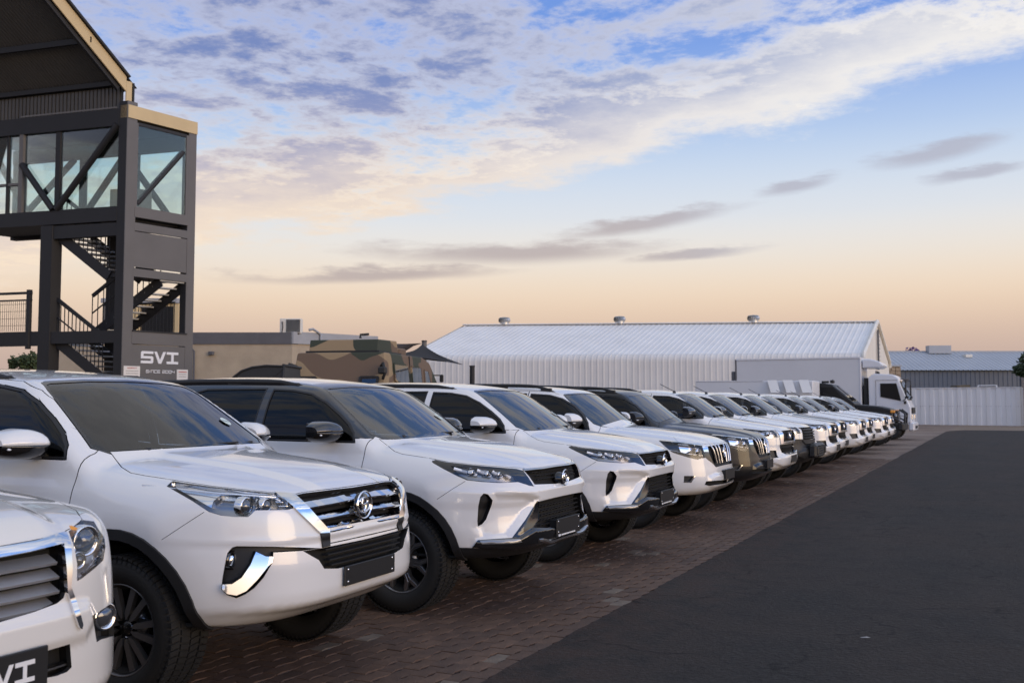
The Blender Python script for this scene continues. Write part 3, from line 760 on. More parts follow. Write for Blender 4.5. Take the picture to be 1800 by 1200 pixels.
# ---------------------------------------------------------------- Fortuner-type SUV body (shared by three cars)
LOWB = [(.02, .44), (.30, .44), (.46, .52), (.50, .62), (.44, .70), (.40, .72), (.36, .66), (.02, .655)]
FORT = dict(axis=(-3.0, .15, .82), xr=-3.84,
    T=[(1.1, .99), (.95, 1.035), (.88, 1.065), (.7, 1.125), (.4, 1.185), (0, 1.235), (-.3, 1.262), (-.6, 1.262), (-1.5, 1.265), (-2.5, 1.30), (-3.8, 1.36)],
    crown=(.05, .06, .86), hood=(.30, .022, .05),
    F=[(.30, .74), (.43, .80), (.48, .86), (.515, .925), (.54, .945), (.60, .955), (.70, .955), (.80, .945), (.835, .938), (.86, .945), (.88, .94), (.96, .925), (1.04, .90), (1.12, .83), (1.3, .6)],
    plan=(.85, 5.2, .03), S=[(.3, .84), (.42, .875), (.55, .90), (.75, .918), (.9, .915), (1.05, .902), (1.18, .888), (1.28, .862), (1.45, .78)],
    dS=[(1.2, -.22), (.8, -.085), (.5, -.02), (.25, 0), (-2.8, 0), (-3.3, -.02), (-3.9, -.12)],
    bulge=[(0, .385, .60, .012, .10), (-2.745, .385, .60, .012, .10)],
    G=[(1.15, .862), (1.3, .838), (1.5, .765), (1.66, .672), (1.76, .585), (1.9, .45)],
    Rf=[(-.5, 1.62), (-.8, 1.695), (-1.1, 1.742), (-1.5, 1.775), (-2.2, 1.79), (-3.0, 1.765), (-3.8, 1.69)], rc=.10,
    RW=[(1.2, -3.80), (1.4, -3.72), (1.72, -3.42), (1.9, -3.3)], ws=(-.19, -1.58, 1.285, .28, .22, 1.69),
        zb=[(-4, .45), (-2, .42), (1, .42)], k=(.06, .10, .05, .07, .02))
FD = [(-.335, 1.28), (-.365, 1.325), (-.50, 1.425), (-.66, 1.522), (-.86, 1.632), (-1.03, 1.685), (-1.42, 1.715), (-1.435, .60), (-1.41, .50), (-.46, .50), (-.37, .62), (-.33, .95)]
FRD = [(-1.435, .60), (-1.42, 1.722), (-2.15, 1.722), (-2.36, 1.68), (-2.40, 1.30), (-2.36, 1.05), (-2.18, .88), (-2.12, .52), (-1.46, .50)]
FW = [(-.455, 1.265), (-.475, 1.32), (-.54, 1.385), (-.65, 1.462), (-.80, 1.552), (-.97, 1.622), (-1.17, 1.652), (-1.37, 1.66), (-1.36, 1.27)]
FRW = [(-1.46, 1.28), (-1.46, 1.668), (-2.10, 1.665), (-2.29, 1.62), (-2.31, 1.335)]
FQW = [(-2.43, 1.345), (-2.41, 1.625), (-2.85, 1.60), (-3.22, 1.47), (-3.18, 1.40)]
FWS = [(-.05, 1.262), (.42, 1.268), (.66, 1.285), (.715, 1.315), (.70, 1.36), (.615, 1.62), (.585, 1.662), (.55, 1.672), (.3, 1.688), (-.05, 1.693)]
HOODPX = [(192, 793), (203, 808), (213, 821), (229, 831), (255, 836), (282, 840), (372, 854), (481, 865.5), (517, 869), (533, 865), (600, 857), (673, 847), (720, 800), (600, 765), (469, 777), (330, 785)]

def screen(c, poly, box, gm='ws'):
    c.cut('windscreen_trim', FRONT, grow(poly, .014), 'flat', ('gloss',), 'windscreen_trim', center=True, d=.001, box=box)
    c.cut('windscreen', FRONT, poly, 'recess', (gm, 'gloss'), 'windscreen', center=True, d=-.003, box=box)

def lamps(c, proj, guides, reg='headlight', inset=.03, gm='reflector', gw=.012):
    for a, z, r_ in proj:
        x = c.surf_front(a, z) - inset; b = MB()
        b.lathe([(0, .030), (r_ * .45, .026), (r_ * .75, .014), (r_ * .86, 0)], 'lensball', 20, (x, -a, z), 'x'); b.lathe([(r_ * .86, .004), (r_, .016), (r_ * 1.1, .010), (r_ * 1.12, -.03)], 'reflector', 24, (x, -a, z), 'x')
        c.add(b, 'projector', reg, mirror=True)
    for g in guides:
        pts = [(c.surf_front(a, z) - inset * .6, -a, z) for a, z in g]; b = MB(); b.tube(pts, gw / 2, gm, 6); c.add(b, 'light_guide', reg, mirror=True)
def fortuner(name, paint, roof, legend):
    c = Car(name, FORT if not legend else LEGEND, 2.745, paint, roof, WH['six' if not legend else 'y6'])
    tr = Trace(-4.16, 4.68, .04) if not legend else Trace(-4.04, 7.24, 0.)
    wsbox = (-1.3, .1, -.1, .9, 1.1, 1.8)
    screen(c, FWS, wsbox, 'ws' if legend else 'wsdark')
    if roof != paint:
        c.cut('roof', FRONT, [(-.1, 1.30), (.9, 1.30), (.9, 1.9), (-.1, 1.9)], 'flat', (roof,), 'roof', center=True, box=(-4, -.33, -.1, 1, 1.2, 2), only=['body'])
        c.cut('roofs', SIDE, [(-.33, 1.29), (-4, 1.29), (-4, 1.9), (-.33, 1.9)], 'flat', (roof,), 'roof_side', box=(-4, -.30, .2, 1, 1.29, 2), only=['body', 'roof'])
    hp = HOODPX if not legend else HOODPX2
    c.cut('bonnet', tr, hp, 'panel', (paint, 'dark'), 'bonnet', center=True, gap=.0055, box=(-.5, 1.05, -.1, .868, 1.0, 1.4))
    sides(c, [FD, FRD], [(FW, 0), (FRW, 1), (FQW, None)], [(0, .40, .455), (-2.745, .40, .455)], flare=.055, dmat=paint)
    if roof != paint:                         # black upper door frames
        for i in (0, 1):
            c.cut('door_frame%d' % i, SIDE, [(-.30, 1.285), (-4, 1.285), (-4, 1.9), (-.30, 1.9)], 'flat', (roof,), 'door_frame', parent='door%d' % i, box=(-4, -.2, .2, 1.2, 1.2, 2), only=['door%d' % i])
    fb = (.25, 1.2, -.1, 1.1, .3, 1.25)
    if not legend:
        A = crop(250, 800, 3.75)
        c.cut('bumper_seam', tr, seam(A([(128, 556), (270, 462), (408, 373)]), 1.0), 'recess', ('dark', 'dark'), 'bumper_seam', d=-.012, box=fb)
        c.cut('headlight', tr, A([(122, 155), (300, 184), (460, 206), (660, 228), (870, 250), (935, 300), (998, 347), (960, 358), (745, 362), (722, 385), (700, 405), (610, 405), (520, 396), (440, 372), (330, 300), (200, 225), (140, 190)]),
              'lamp', ('lampmid', 'reflector'), 'headlight', d=-.055, box=fb)
        c.cut('chrome_strip', tr, A([(868, 250), (1000, 262), (1075, 330), (1225, 480), (1228, 512), (1170, 515), (1100, 445), (1000, 350), (935, 300)]), 'raise', ('chrome', 'chrome'), 'chrome_strip', d=.012, box=fb)
        c.cut('strip_foot', tr, A([(1172, 516), (1230, 513), (1232, 598), (1185, 608)]), 'raise', ('plastic', 'plastic'), 'strip_foot', d=.010, box=fb)
        c.cut('grille', tr, A([(1003, 263), (1060, 249), (1250, 226), (1480, 200), (1640, 180), (1660, 400), (1420, 442), (1215, 482), (1078, 331)]), 'recess', ('dark', 'gloss'), 'grille_opening', center=True, vec=(1, 0, 0), d=-.07, box=fb)
        c.cut('lower_grille', tr, A([(1060, 630), (1180, 611), (1400, 566), (1640, 516), (1660, 640), (1420, 712), (1290, 745), (1200, 746), (1165, 690)]), 'recess', ('dark', 'plastic'), 'lower_grille_opening', center=True, vec=(1, 0, 0), d=-.05, box=fb)
        c.cut('fog_pocket', tr, A([(575, 625), (595, 605), (625, 597), (870, 600), (1040, 605), (1180, 611), (1050, 629), (865, 640), (862, 700), (800, 805), (740, 872), (680, 915), (620, 940), (560, 920), (520, 880), (530, 800), (548, 700), (560, 645)]), 'recess', ('plastic', 'plastic'), 'fog_lamp_pocket', vec=(.8, -.6, 0), d=-.045, box=fb)
        c.cut('boom', tr, A([(750, 635), (815, 665), (862, 668), (856, 702), (838, 716), (760, 812), (690, 885), (630, 912), (572, 902), (538, 876), (538, 842), (600, 840), (660, 800), (715, 720)]), 'raise', ('chrome', 'chrome'), 'fog_lamp_trim', d=.022, box=fb, only=['fog_pocket'], tilt=(0, -.06, -.14))
        c.cut('lamp_blade', tr, A([(142, 166), (300, 192), (460, 214), (700, 240), (870, 258), (915, 292), (820, 280), (640, 262), (520, 262), (470, 300), (455, 345), (360, 290), (240, 225)]), 'raise', ('reflector', 'reflector'), 'lamp_blade', parent='headlight', d=-.022, box=fb, only=['headlight'])
    else:
        legend_front(c, tr, fb)
    c.finish(); sh = c.sh
    on = lambda a, z: c.surf_front(a, z)
    if not legend:
        g = MB()
        for k, (z0, z1, w) in enumerate(((1.035, 1.018, .026), (.965, .955, .028), (.893, .888, .030))):     # three chrome bars
            e = .50 - .045 * k
            pts = [(on(abs(y), z0) - .014 - (.01 if abs(y) < .1 else 0), y, z0 + (z1 - z0) * abs(y) / e) for y in np.linspace(-e, e, 19)]
            b = MB(); blade_bar(b, pts, w * 1.3, .045, 'chrome'); c.add(b, 'grille_bar', 'grille')
        for z0 in (1.06, 1.0, .93):
            b = MB(); lozenge_tube(b, [(on(abs(y), z0) - .055, y, z0) for y in np.linspace(-.47, .47, 11)], .02, .02, 'gloss'); c.add(b, 'grille_slat', 'grille')
        for k in range(5):
            z0 = .815 - k * .028
            b = MB(); lozenge_tube(b, [(on(abs(y), z0) - .012 - .01 * k * 0, y, z0 - .008 * 0) for y in np.linspace(-.40 + .012 * k, .40 - .012 * k, 13)], .014, .03, 'plastic'); c.add(b, 'lower_grille_slat', 'lower_grille')
        e = emblem(1.0).mesh('emblem'); e.transform(Matrix.Translation((on(0, .98) - .004, 0, .985))); c.add(e, 'emblem')
        (fa, fz), = c.sh.hit(tr, A([(612, 698)])); fl = MB(); x0 = on(fa, fz) - .036; fa -= .030; fl.lathe([(0, .012), (.03, .010), (.036, .004), (.038, -.03)], 'reflector', 20, (x0, -fa, fz), 'x'); fl.lathe([(.038, 0), (.048, .004), (.052, -.03)], 'gloss', 20, (x0, -fa, fz), 'x'); c.add(fl, 'fog_lamp', mirror=True)
        lamps(c, [(.735, 1.035, .044), (.665, 1.035, .034)], [[(.62, 1.05), (.48, 1.035)], [(.62, 1.028), (.50, 1.022)], [(.84, 1.13), (.78, 1.10), (.62, 1.075), (.50, 1.06)]])
        c.number_plate(on(0, .63) + .016, .63, .52, .105)
    else: legend_extras(c, on)
    cap = paint if roof == paint else roof
    c.mirror(-.67, 1.335, .86, cap, .245, .17, .21)
    x0, z0 = -.19, 1.30
    c.wipers(0, 0, [[(-.27, -.42, 1.285), (-.24, -.12, 1.300), (-.235, .33, 1.305)], [(-.26, .30, 1.290), (-.30, .55, 1.298), (-.40, .66, 1.305)]])
    c.rails(-1.12, -3.3, .60, -.012, 'plastic', .022)
    c.cabin(-.35, -1.05, .78)
    for i, hx in ((0, -1.28), (1, -2.2)): c.handle(hx, 1.13, 'door%d' % i)
    c.wheels()
    W5 = FORT['ws']; a, z = .50, 1.43; x = W5[0] + W5[1] * (z - W5[2]) - W5[3] * a * a + W5[4] * (z - W5[2]) * (W5[5] - z)
    nn = Vector((1, .28, 1.5)).normalized(); e1 = Vector((0, 1, -.19)).normalized(); e1 = (e1 - nn * e1.dot(nn)).normalized(); e2 = nn.cross(e1); d = MB(); cc = Vector((x, a, z)) + nn * .006
    d.add([cc + (e1 * math.cos(t) + e2 * math.sin(t)) * .042 for t in np.linspace(0, 2 * math.pi, 21)[:-1]], [tuple(range(20))], 'sticker'); d.add([cc + nn * .001 + e1 * p + e2 * q_ for p, q_ in ((-.03, -.006), (.03, -.006), (.03, .008), (-.03, .008))], [(0, 1, 2, 3)], 'greylab'); c.add(d, 'licence_disc')
    return c

WH = {}
# ---------------------------------------------------------------- facelifted version of the same body
LT = Trace(-4.04, 7.24, 0.)
LB = crop(650, 760, 3.871)
HOODPX2 = [(665.6, 771), (682, 784), (693, 793), (707, 798), (751, 804.5), (784, 811), (846, 817.4), (918, 822.5), (929, 824.6), (955, 822), (991, 815.5), (1030, 800), (960, 775), (806, 764), (738, 768), (689, 771.5)]
_b = Shell(dict(FORT, nomesh=True))
_az = lambda pts: _b.hit(LT, LB(pts))
LEGEND = dict(FORT, ncap=104, nphi=104)
LEGEND['F'] = [(.30, .74), (.43, .84), (.48, .90), (.53, .945), (.60, .955), (.70, .94), (.78, .935), (.84, .955), (.90, .957), (.94, .93), (1.0, .905), (1.06, .885), (1.12, .82), (1.3, .6)]
LEGEND['disp'] = [(_az([(850, 425), (1060, 430), (1135, 455), (1060, 590), (960, 715), (770, 715), (745, 640), (800, 580)]), -.042, .032),
                  (_az([(700, 735), (1000, 722), (1110, 660), (1260, 640), (1260, 700), (1100, 770), (1000, 790), (700, 790)]), .020, .012)]
def legend_front(c, tr, fb):
    c.cut('bumper_seam', tr, seam(LB([(455, 455), (560, 385), (650, 330)]), .8), 'recess', ('dark', 'dark'), 'bumper_seam', d=-.012, box=fb)
    c.cut('headlight_surround', tr, LB([(400, 175), (520, 200), (760, 226), (1000, 246), (1045, 258), (1080, 305), (1118, 366), (1090, 362), (1010, 336), (880, 342), (760, 335), (660, 324), (600, 298), (500, 247), (430, 207)]), 'flat', ('gloss',), 'headlight_surround', box=fb)
    c.cut('headlight', tr, LB([(548, 222), (700, 242), (860, 268), (960, 292), (1000, 326), (940, 338), (800, 333), (672, 321), (610, 290)]), 'lamp', ('lampmid', 'reflector'), 'headlight', d=-.045, box=fb)
    c.cut('grille', tr, LB([(1052, 262), (1180, 247), (1320, 224), (1400, 205), (1400, 330), (1260, 348), (1122, 353), (1085, 300)]), 'recess', ('dark', 'gloss'), 'grille_opening', center=True, vec=(1, 0, 0), d=-.05, box=fb)
    c.cut('grille_lip', tr, LB([(1035, 250), (1180, 236), (1320, 213), (1400, 200), (1400, 205), (1320, 224), (1180, 247), (1052, 262)]), 'raise', ('satin', 'satin'), 'grille_lip', center=True, d=.006, box=fb)
    c.cut('intake', tr, LB([(775, 413), (805, 420), (836, 460), (830, 490), (792, 590), (765, 622), (735, 638), (732, 600), (738, 500), (752, 438)]), 'recess', ('plastic', 'gloss'), 'side_intake', vec=(.85, -.5, 0), d=-.05, box=fb)
    c.cut('lower_grille', tr, LB([(1152, 468), (1250, 443), (1400, 410), (1400, 560), (1260, 640), (1200, 655), (1110, 650), (1150, 590)]), 'recess', ('dark', 'gloss'), 'lower_grille_opening', center=True, vec=(1, 0, 0), d=-.06, box=fb)
    c.cut('corner_panel', tr, LB([(1138, 462), (1152, 468), (1150, 590), (1108, 652), (1045, 712), (962, 722), (1060, 590)]), 'flat', ('gloss',), 'corner_panel', box=fb, d=-.004)
    c.cut('lip', tr, LB([(700, 778), (735, 733), (962, 722), (1045, 712), (1108, 652), (1200, 655), (1280, 640), (1280, 720), (1100, 770), (1000, 790)]), 'raise', ('gloss', 'gloss'), 'bumper_lip', center=True, d=.010, box=fb)
    c.cut('running_lamp', tr, LB([(748, 737), (1022, 728), (1032, 742), (960, 751), (765, 756)]), 'raise', ('lampmid', 'gloss'), 'running_lamp', d=.014, box=fb, only=['lip'])
    c.cut('sill', tr, LB([(550, 780), (1000, 790), (1100, 772), (1290, 720), (1290, 860), (1000, 920), (550, 900)]), 'flat', ('plastic',), 'bumper_sill', center=True, box=fb, only=['body', 'underbody'])
def hexmesh(c, reg, a0, z0, a1, z1, on, inset, sx, sz, name='grille_mesh', taper=0.):
    """Honeycomb lattice in a recessed opening: one joined part."""
    b = MB(); nz = int((z1 - z0) / sz)
    for r_ in range(nz + 1):
        z = z0 + r_ * sz; e = a1 - taper * (z1 - z) / (z1 - z0); n = int(2 * e / sx)
        for k in range(n + 1):
            y = -e + (k + .5 * (r_ % 2)) * sx
            if abs(y) > e: continue
            x = on(abs(y), z) - inset; w = sx * .52; h_ = sz * .30
            p = [(-w, 0), (-w * .55, h_), (w * .55, h_), (w, 0)]
            for (u0, v0), (u1, v1) in zip(p[:-1], p[1:]): b.bar((x, y + u0, z + v0), (x, y + u1, z + v1), .018, sz * .16, 'plastic', up=(0, 0, 1))
    c.add(b, name, reg)[0]['kind'] = 'stuff'
def legend_extras(c, on):
    hexmesh(c, 'grille', 0, .975, .40, 1.045, on, .022, .052, .026, taper=.06)
    hexmesh(c, 'lower_grille', 0, .60, .46, .80, on, .030, .060, .034, taper=.10)
    e = MB(); x = on(0, .95) - .0
    e.lathe([(0, .050), (.02, .048), (.042, .030), (.054, 0), (.058, -.03)], 'gloss', 28, (x - .005, 0, .962), 'x')
    c.add(e, 'radar_cover', 'grille')
    q = emblem(.80, False).mesh('emblem'); q.transform(Matrix.Translation((x + .028, 0, .975))); c.add(q, 'emblem')
    lamps(c, [], [[(.84, 1.075), (.79, 1.03)], [(.78, 1.065), (.735, 1.02)], [(.72, 1.055), (.68, 1.012)], [(.66, 1.045), (.63, 1.005)]], gm='lampwhite', gw=.030, inset=.035)
    lamps(c, [(.80, 1.045, .022), (.745, 1.035, .022), (.69, 1.03, .022)], [], inset=.03)
    sk = MB(); pts = [(on(abs(y), .535) + .012, y, .515 + .03 * sstep(abs(y), .30, .46)) for y in np.linspace(-.48, .48, 21)]
    lozenge_tube(sk, pts, .035, .03, 'satin'); c.add(sk, 'skid_plate')
    p = c.number_plate(on(0, .62) + .035, .615, .46, .12, back=.06)
    t = MB(); y = -.20                                             # a line of print too small to read
    for k, w in enumerate((.018, .018, .050, .040, .055, .030, .045, .035)): t.box((on(0, .62) + .041, y + w / 2, .549), (.002, w, .010 if k > 1 else .016), 'wtext'); y += w + (.004 if k not in (1,) else .014)
    t = t.mesh('plate_print')
    link('plate_print', t, p)['kind'] = 'stuff'
    f = MB(); f.box((on(0, .62) + .033, 0, .549), (.014, .46, .024), 'plate'); link('plate_frame', f.mesh('plate_frame'), p)
# ---------------------------------------------------------------- tall SUV with a vertical-bar grille
PT = Trace(-4.12, 12.72, 0.)
PB = crop(1130, 740, 7.5)
PRADO = dict(FORT)
PRADO.update(T=[(1.1, .97), (.93, 1.02), (.86, 1.05), (.7, 1.10), (.4, 1.155), (0, 1.20), (-.4, 1.235), (-.7, 1.235), (-1.5, 1.235), (-2.5, 1.25), (-3.8, 1.28)], hood=(.34, .02, .05), crown=(.05, .05, .86),
    F=[(.30, .76), (.43, .84), (.48, .90), (.53, .935), (.60, .95), (.70, .945), (.78, .935), (.86, .925), (.95, .91), (1.03, .885), (1.12, .80), (1.3, .6)],
    G=[(1.1, .888), (1.3, .860), (1.5, .795), (1.66, .712), (1.76, .64), (1.9, .5)], xr=-3.95,
    Rf=[(-.6, 1.63), (-.9, 1.70), (-1.2, 1.745), (-1.7, 1.785), (-2.4, 1.80), (-3.2, 1.785), (-3.9, 1.74)], rc=.08,
    RW=[(1.2, -3.90), (1.4, -3.86), (1.72, -3.72), (1.9, -3.6)], ws=(-.36, -1.40, 1.255, .28, .18, 1.68), plan=(.80, 5.0, .03),
    bulge=[(0, .385, .58, .016, .10), (-2.79, .385, .58, .016, .10)])
_b = Shell(dict(PRADO, disp=[], nomesh=True)); _az = lambda pts: _b.hit(PT, PB(pts))
PRADO['disp'] = [([(-.1, .50), (.46, .50), (.60, .56), (.58, .64), (.48, .67), (-.1, .67)], .022, .028)]
PWS = [(-.05, 1.235), (.45, 1.243), (.68, 1.262), (.745, 1.295), (.735, 1.34), (.655, 1.60), (.625, 1.645), (.59, 1.656), (.3, 1.672), (-.05, 1.678)]
PW = [(-.60, 1.225), (-.63, 1.30), (-.72, 1.40), (-.86, 1.515), (-1.02, 1.60), (-1.2, 1.645), (-1.46, 1.66), (-1.46, 1.225)]
PD = [(-.47, 1.21), (-.50, 1.27), (-.62, 1.40), (-.80, 1.55), (-1.0, 1.65), (-1.2, 1.70), (-1.51, 1.712), (-1.52, .60), (-1.5, .50), (-.55, .50), (-.47, .62), (-.45, .95)]
PRW = [(-1.56, 1.225), (-1.55, 1.665), (-2.2, 1.665), (-2.42, 1.64), (-2.42, 1.25)]
PRD = [(-1.52, .60), (-1.51, 1.712), (-2.3, 1.715), (-2.5, 1.68), (-2.5, 1.2), (-2.42, .98), (-2.25, .86), (-2.18, .52), (-1.54, .50)]
PQW = [(-2.55, 1.26), (-2.54, 1.64), (-3.3, 1.62), (-3.55, 1.36), (-3.5, 1.29)]
def prado(name, paint, cap, dark=False):
    c = Car(name, PRADO, 2.79, paint, None, WH['y6']); tr = PT; fb = (.2, 1.2, -.1, 1.1, .3, 1.25)
    screen(c, PWS, (-1.3, .1, -.1, .9, 1.1, 1.8))
    c.cut('bonnet', tr, PB([(-560, 60), (-300, 110), (-100, 135), (200, 172), (400, 205), (458, 268), (800, 301), (880, 298), (1060, 290), (1250, 262), (1150, 120), (700, 20), (200, -40), (-300, -20)]), 'panel', (paint, 'dark'), 'bonnet', center=True, gap=.004, box=(-.7, 1.05, -.1, .95, .95, 1.4))
    sides(c, [PD, PRD], [(PW, 0), (PRW, 1), (PQW, None)], [(0, .40, .455), (-2.79, .40, .455)], dmat=paint)
    c.cut('headlight', tr, PB([(212, 258), (240, 250), (460, 274), (780, 322), (800, 380), (830, 482), (790, 486), (745, 495), (725, 505), (600, 478), (440, 430), (380, 405), (300, 340)]), 'lamp', ('lampblack', 'reflector'), 'headlight', d=-.05, box=fb)
    c.cut('lamp_blade', tr, PB([(470, 330), (640, 345), (640, 380), (560, 425), (500, 410)]), 'raise', ('reflector', 'reflector'), 'lamp_blade', parent='headlight', d=-.02, box=fb, only=['headlight'])
    c.cut('lamp_strip', tr, PB([(212, 256), (240, 246), (460, 268), (800, 301), (785, 324), (460, 280), (240, 260)]), 'raise', ('chrome', 'chrome'), 'lamp_strip', d=.004, box=fb)
    c.cut('grille_wing', tr, PB([(778, 330), (850, 328), (862, 402), (802, 402)]), 'raise', ('chrome', 'chrome'), 'grille_wing', d=.006, box=fb)
    c.cut('grille_side', tr, PB([(803, 402), (864, 402), (958, 606), (925, 562), (850, 505), (828, 482)]), 'flat', ('gloss',), 'grille_side', box=fb)
    c.cut('grille', tr, PB([(852, 330), (960, 312), (1110, 287), (1140, 560), (962, 606), (935, 560), (872, 420)]), 'recess', ('dark', 'chrome'), 'grille_opening', center=True, vec=(1, 0, 0), d=-.05, box=fb)
    c.cut('lower_grille', tr, PB([(835, 790), (1030, 777), (1110, 768), (1110, 815), (1040, 828), (880, 850), (815, 838)]), 'recess', ('dark', 'plastic'), 'lower_grille_opening', center=True, vec=(1, 0, 0), d=-.05, box=fb)
    c.cut('fog_pocket', tr, PB([(545, 720), (692, 720), (640, 806), (538, 800)]), 'recess', ('plastic', 'plastic'), 'fog_lamp_pocket', vec=(.85, -.5, 0), d=-.03, box=fb)
    c.cut('fog_trim', tr, PB([(540, 790), (620, 792), (675, 722), (692, 722), (640, 808), (538, 806)]), 'raise', ('chrome', 'chrome'), 'fog_lamp_trim', d=.004, box=fb, only=['fog_pocket', 'body'])
    if dark:
        c.cut('lower_bumper', FRONT, [(-.1, .40), (.95, .40), (.95, .66), (-.1, .66)], 'flat', ('plastic',), 'lower_bumper', center=True, box=(.2, 1.2, -.1, 1.1, .3, .7), only=['body'])
    c.finish(); on = c.surf_front
    for y in (-.40, -.27, -.135, .135, .27, .40):
        b = MB(); y2 = y * .86; pts = [Vector((on(abs(y2 + (y - y2) * t), .80 + .25 * t) - .004, y2 + (y - y2) * t, .80 + .245 * t)) for t in np.linspace(0, 1, 8)]
        b.tube(pts, [.013] * 8, 'satin', 8); c.add(b, 'grille_bar', 'grille')
    for y in (-.34, -.205, 0, .205, .34):
        b = MB(); b.bar((on(abs(y), .81) - .03, y * .9, .81), (on(abs(y), 1.03) - .03, y, 1.03), .04, .02, 'gloss', up=(1, 0, 0)); c.add(b, 'grille_slat', 'grille')
    e = emblem(.85).mesh('emblem'); e.transform(Matrix.Translation((on(0, .93) + .004, 0, .93))); c.add(e, 'emblem')
    lamps(c, [(.66, .955, .042)], [[(.86, .98), (.76, .93), (.62, .905)]])
    c.number_plate(on(0, .63) + .03, .655, .44, .13, screws=False, back=.05)
    if dark:
        sk = MB(); lozenge_tube(sk, [(on(abs(y), .53) + .02, y, .53 + .05 * float(sstep(abs(y), .34, .5))) for y in np.linspace(-.55, .55, 19)], .045, .03, 'satin'); c.add(sk, 'skid_plate')
    c.mirror(-.80, 1.325, .87, cap, .22, .20, .17, lo='plastic', form='box')
    c.wipers(0, 0, [[(-.45, -.40, 1.255), (-.42, -.15, 1.275), (-.41, .28, 1.28)], [(-.44, .22, 1.26), (-.47, .45, 1.27), (-.56, .60, 1.275)]])
    c.rails(-1.15, -3.5, .64, -.012, 'plastic', .06)
    c.cabin(-.5, -1.2, .76); c.handle(-1.36, 1.08, 'door0'); c.handle(-2.3, 1.08, 'door1'); c.wheels()
    return c

# ---------------------------------------------------------------- double-cab pickup
HIL = dict(FORT)
HIL.update(axis=(-3.2, .15, .82), xr=-4.33, T=[(1.15, 1.0), (.99, 1.07), (.92, 1.10), (.6, 1.165), (.2, 1.225), (-.2, 1.285), (-.5, 1.30), (-2.3, 1.305), (-2.6, 1.29), (-4.3, 1.30)],
    hood=(.30, .02, .05), F=[(.30, .80), (.44, .88), (.50, .95), (.56, .985), (.64, 1.0), (.70, .985), (.78, .97), (.90, .965), (1.0, .955), (1.08, .93), (1.15, .86), (1.3, .6)],
    plan=(.85, 5.4, .04), G=[(1.1, .862), (1.32, .832), (1.5, .765), (1.66, .675), (1.76, .60), (1.9, .45)],
    Rf=[(-.5, 1.62), (-.7, 1.695), (-1.0, 1.75), (-1.4, 1.785), (-2.0, 1.785), (-2.5, 1.74)], rc=.09,
    RW=[(1.2, -2.48), (1.4, -2.44), (1.72, -2.28), (1.9, -2.2)], ws=(-.17, -1.45, 1.325, .28, .18, 1.72),
    bulge=[(0, .385, .58, .02, .10), (-3.085, .385, .58, .02, .10)], dS=[(1.25, -.25), (.85, -.085), (.5, -.02), (.25, 0), (-3.5, 0), (-4.3, -.02)],
    disp=[([(0, .78), (.50, .78), (.62, .86), (.60, 1.08), (0, 1.08)], .015, .012), ([(.0, .50), (.55, .50), (.72, .56), (.70, .64), (.56, .70), (0, .70)], .03, .015)])
HWS = [(-.05, 1.302), (.42, 1.308), (.66, 1.325), (.715, 1.36), (.70, 1.40), (.63, 1.63), (.60, 1.675), (.56, 1.687), (.3, 1.705), (-.05, 1.71)]
HD = [(-.21, 1.29), (-.24, 1.345), (-.36, 1.435), (-.53, 1.545), (-.72, 1.64), (-.92, 1.705), (-1.27, 1.72), (-1.29, .62), (-1.26, .50), (-.40, .50), (-.28, .62), (-.21, .95)]
HW = [(-.33, 1.30), (-.35, 1.36), (-.46, 1.445), (-.60, 1.535), (-.78, 1.615), (-.96, 1.655), (-1.22, 1.665), (-1.22, 1.30)]
HRD = [(-1.29, .62), (-1.275, 1.72), (-1.95, 1.715), (-2.16, 1.66), (-2.26, 1.34), (-2.24, .95), (-2.2, .55), (-1.32, .50)]
HRW = [(-1.32, 1.305), (-1.32, 1.668), (-1.90, 1.66), (-2.06, 1.61), (-2.15, 1.33)]
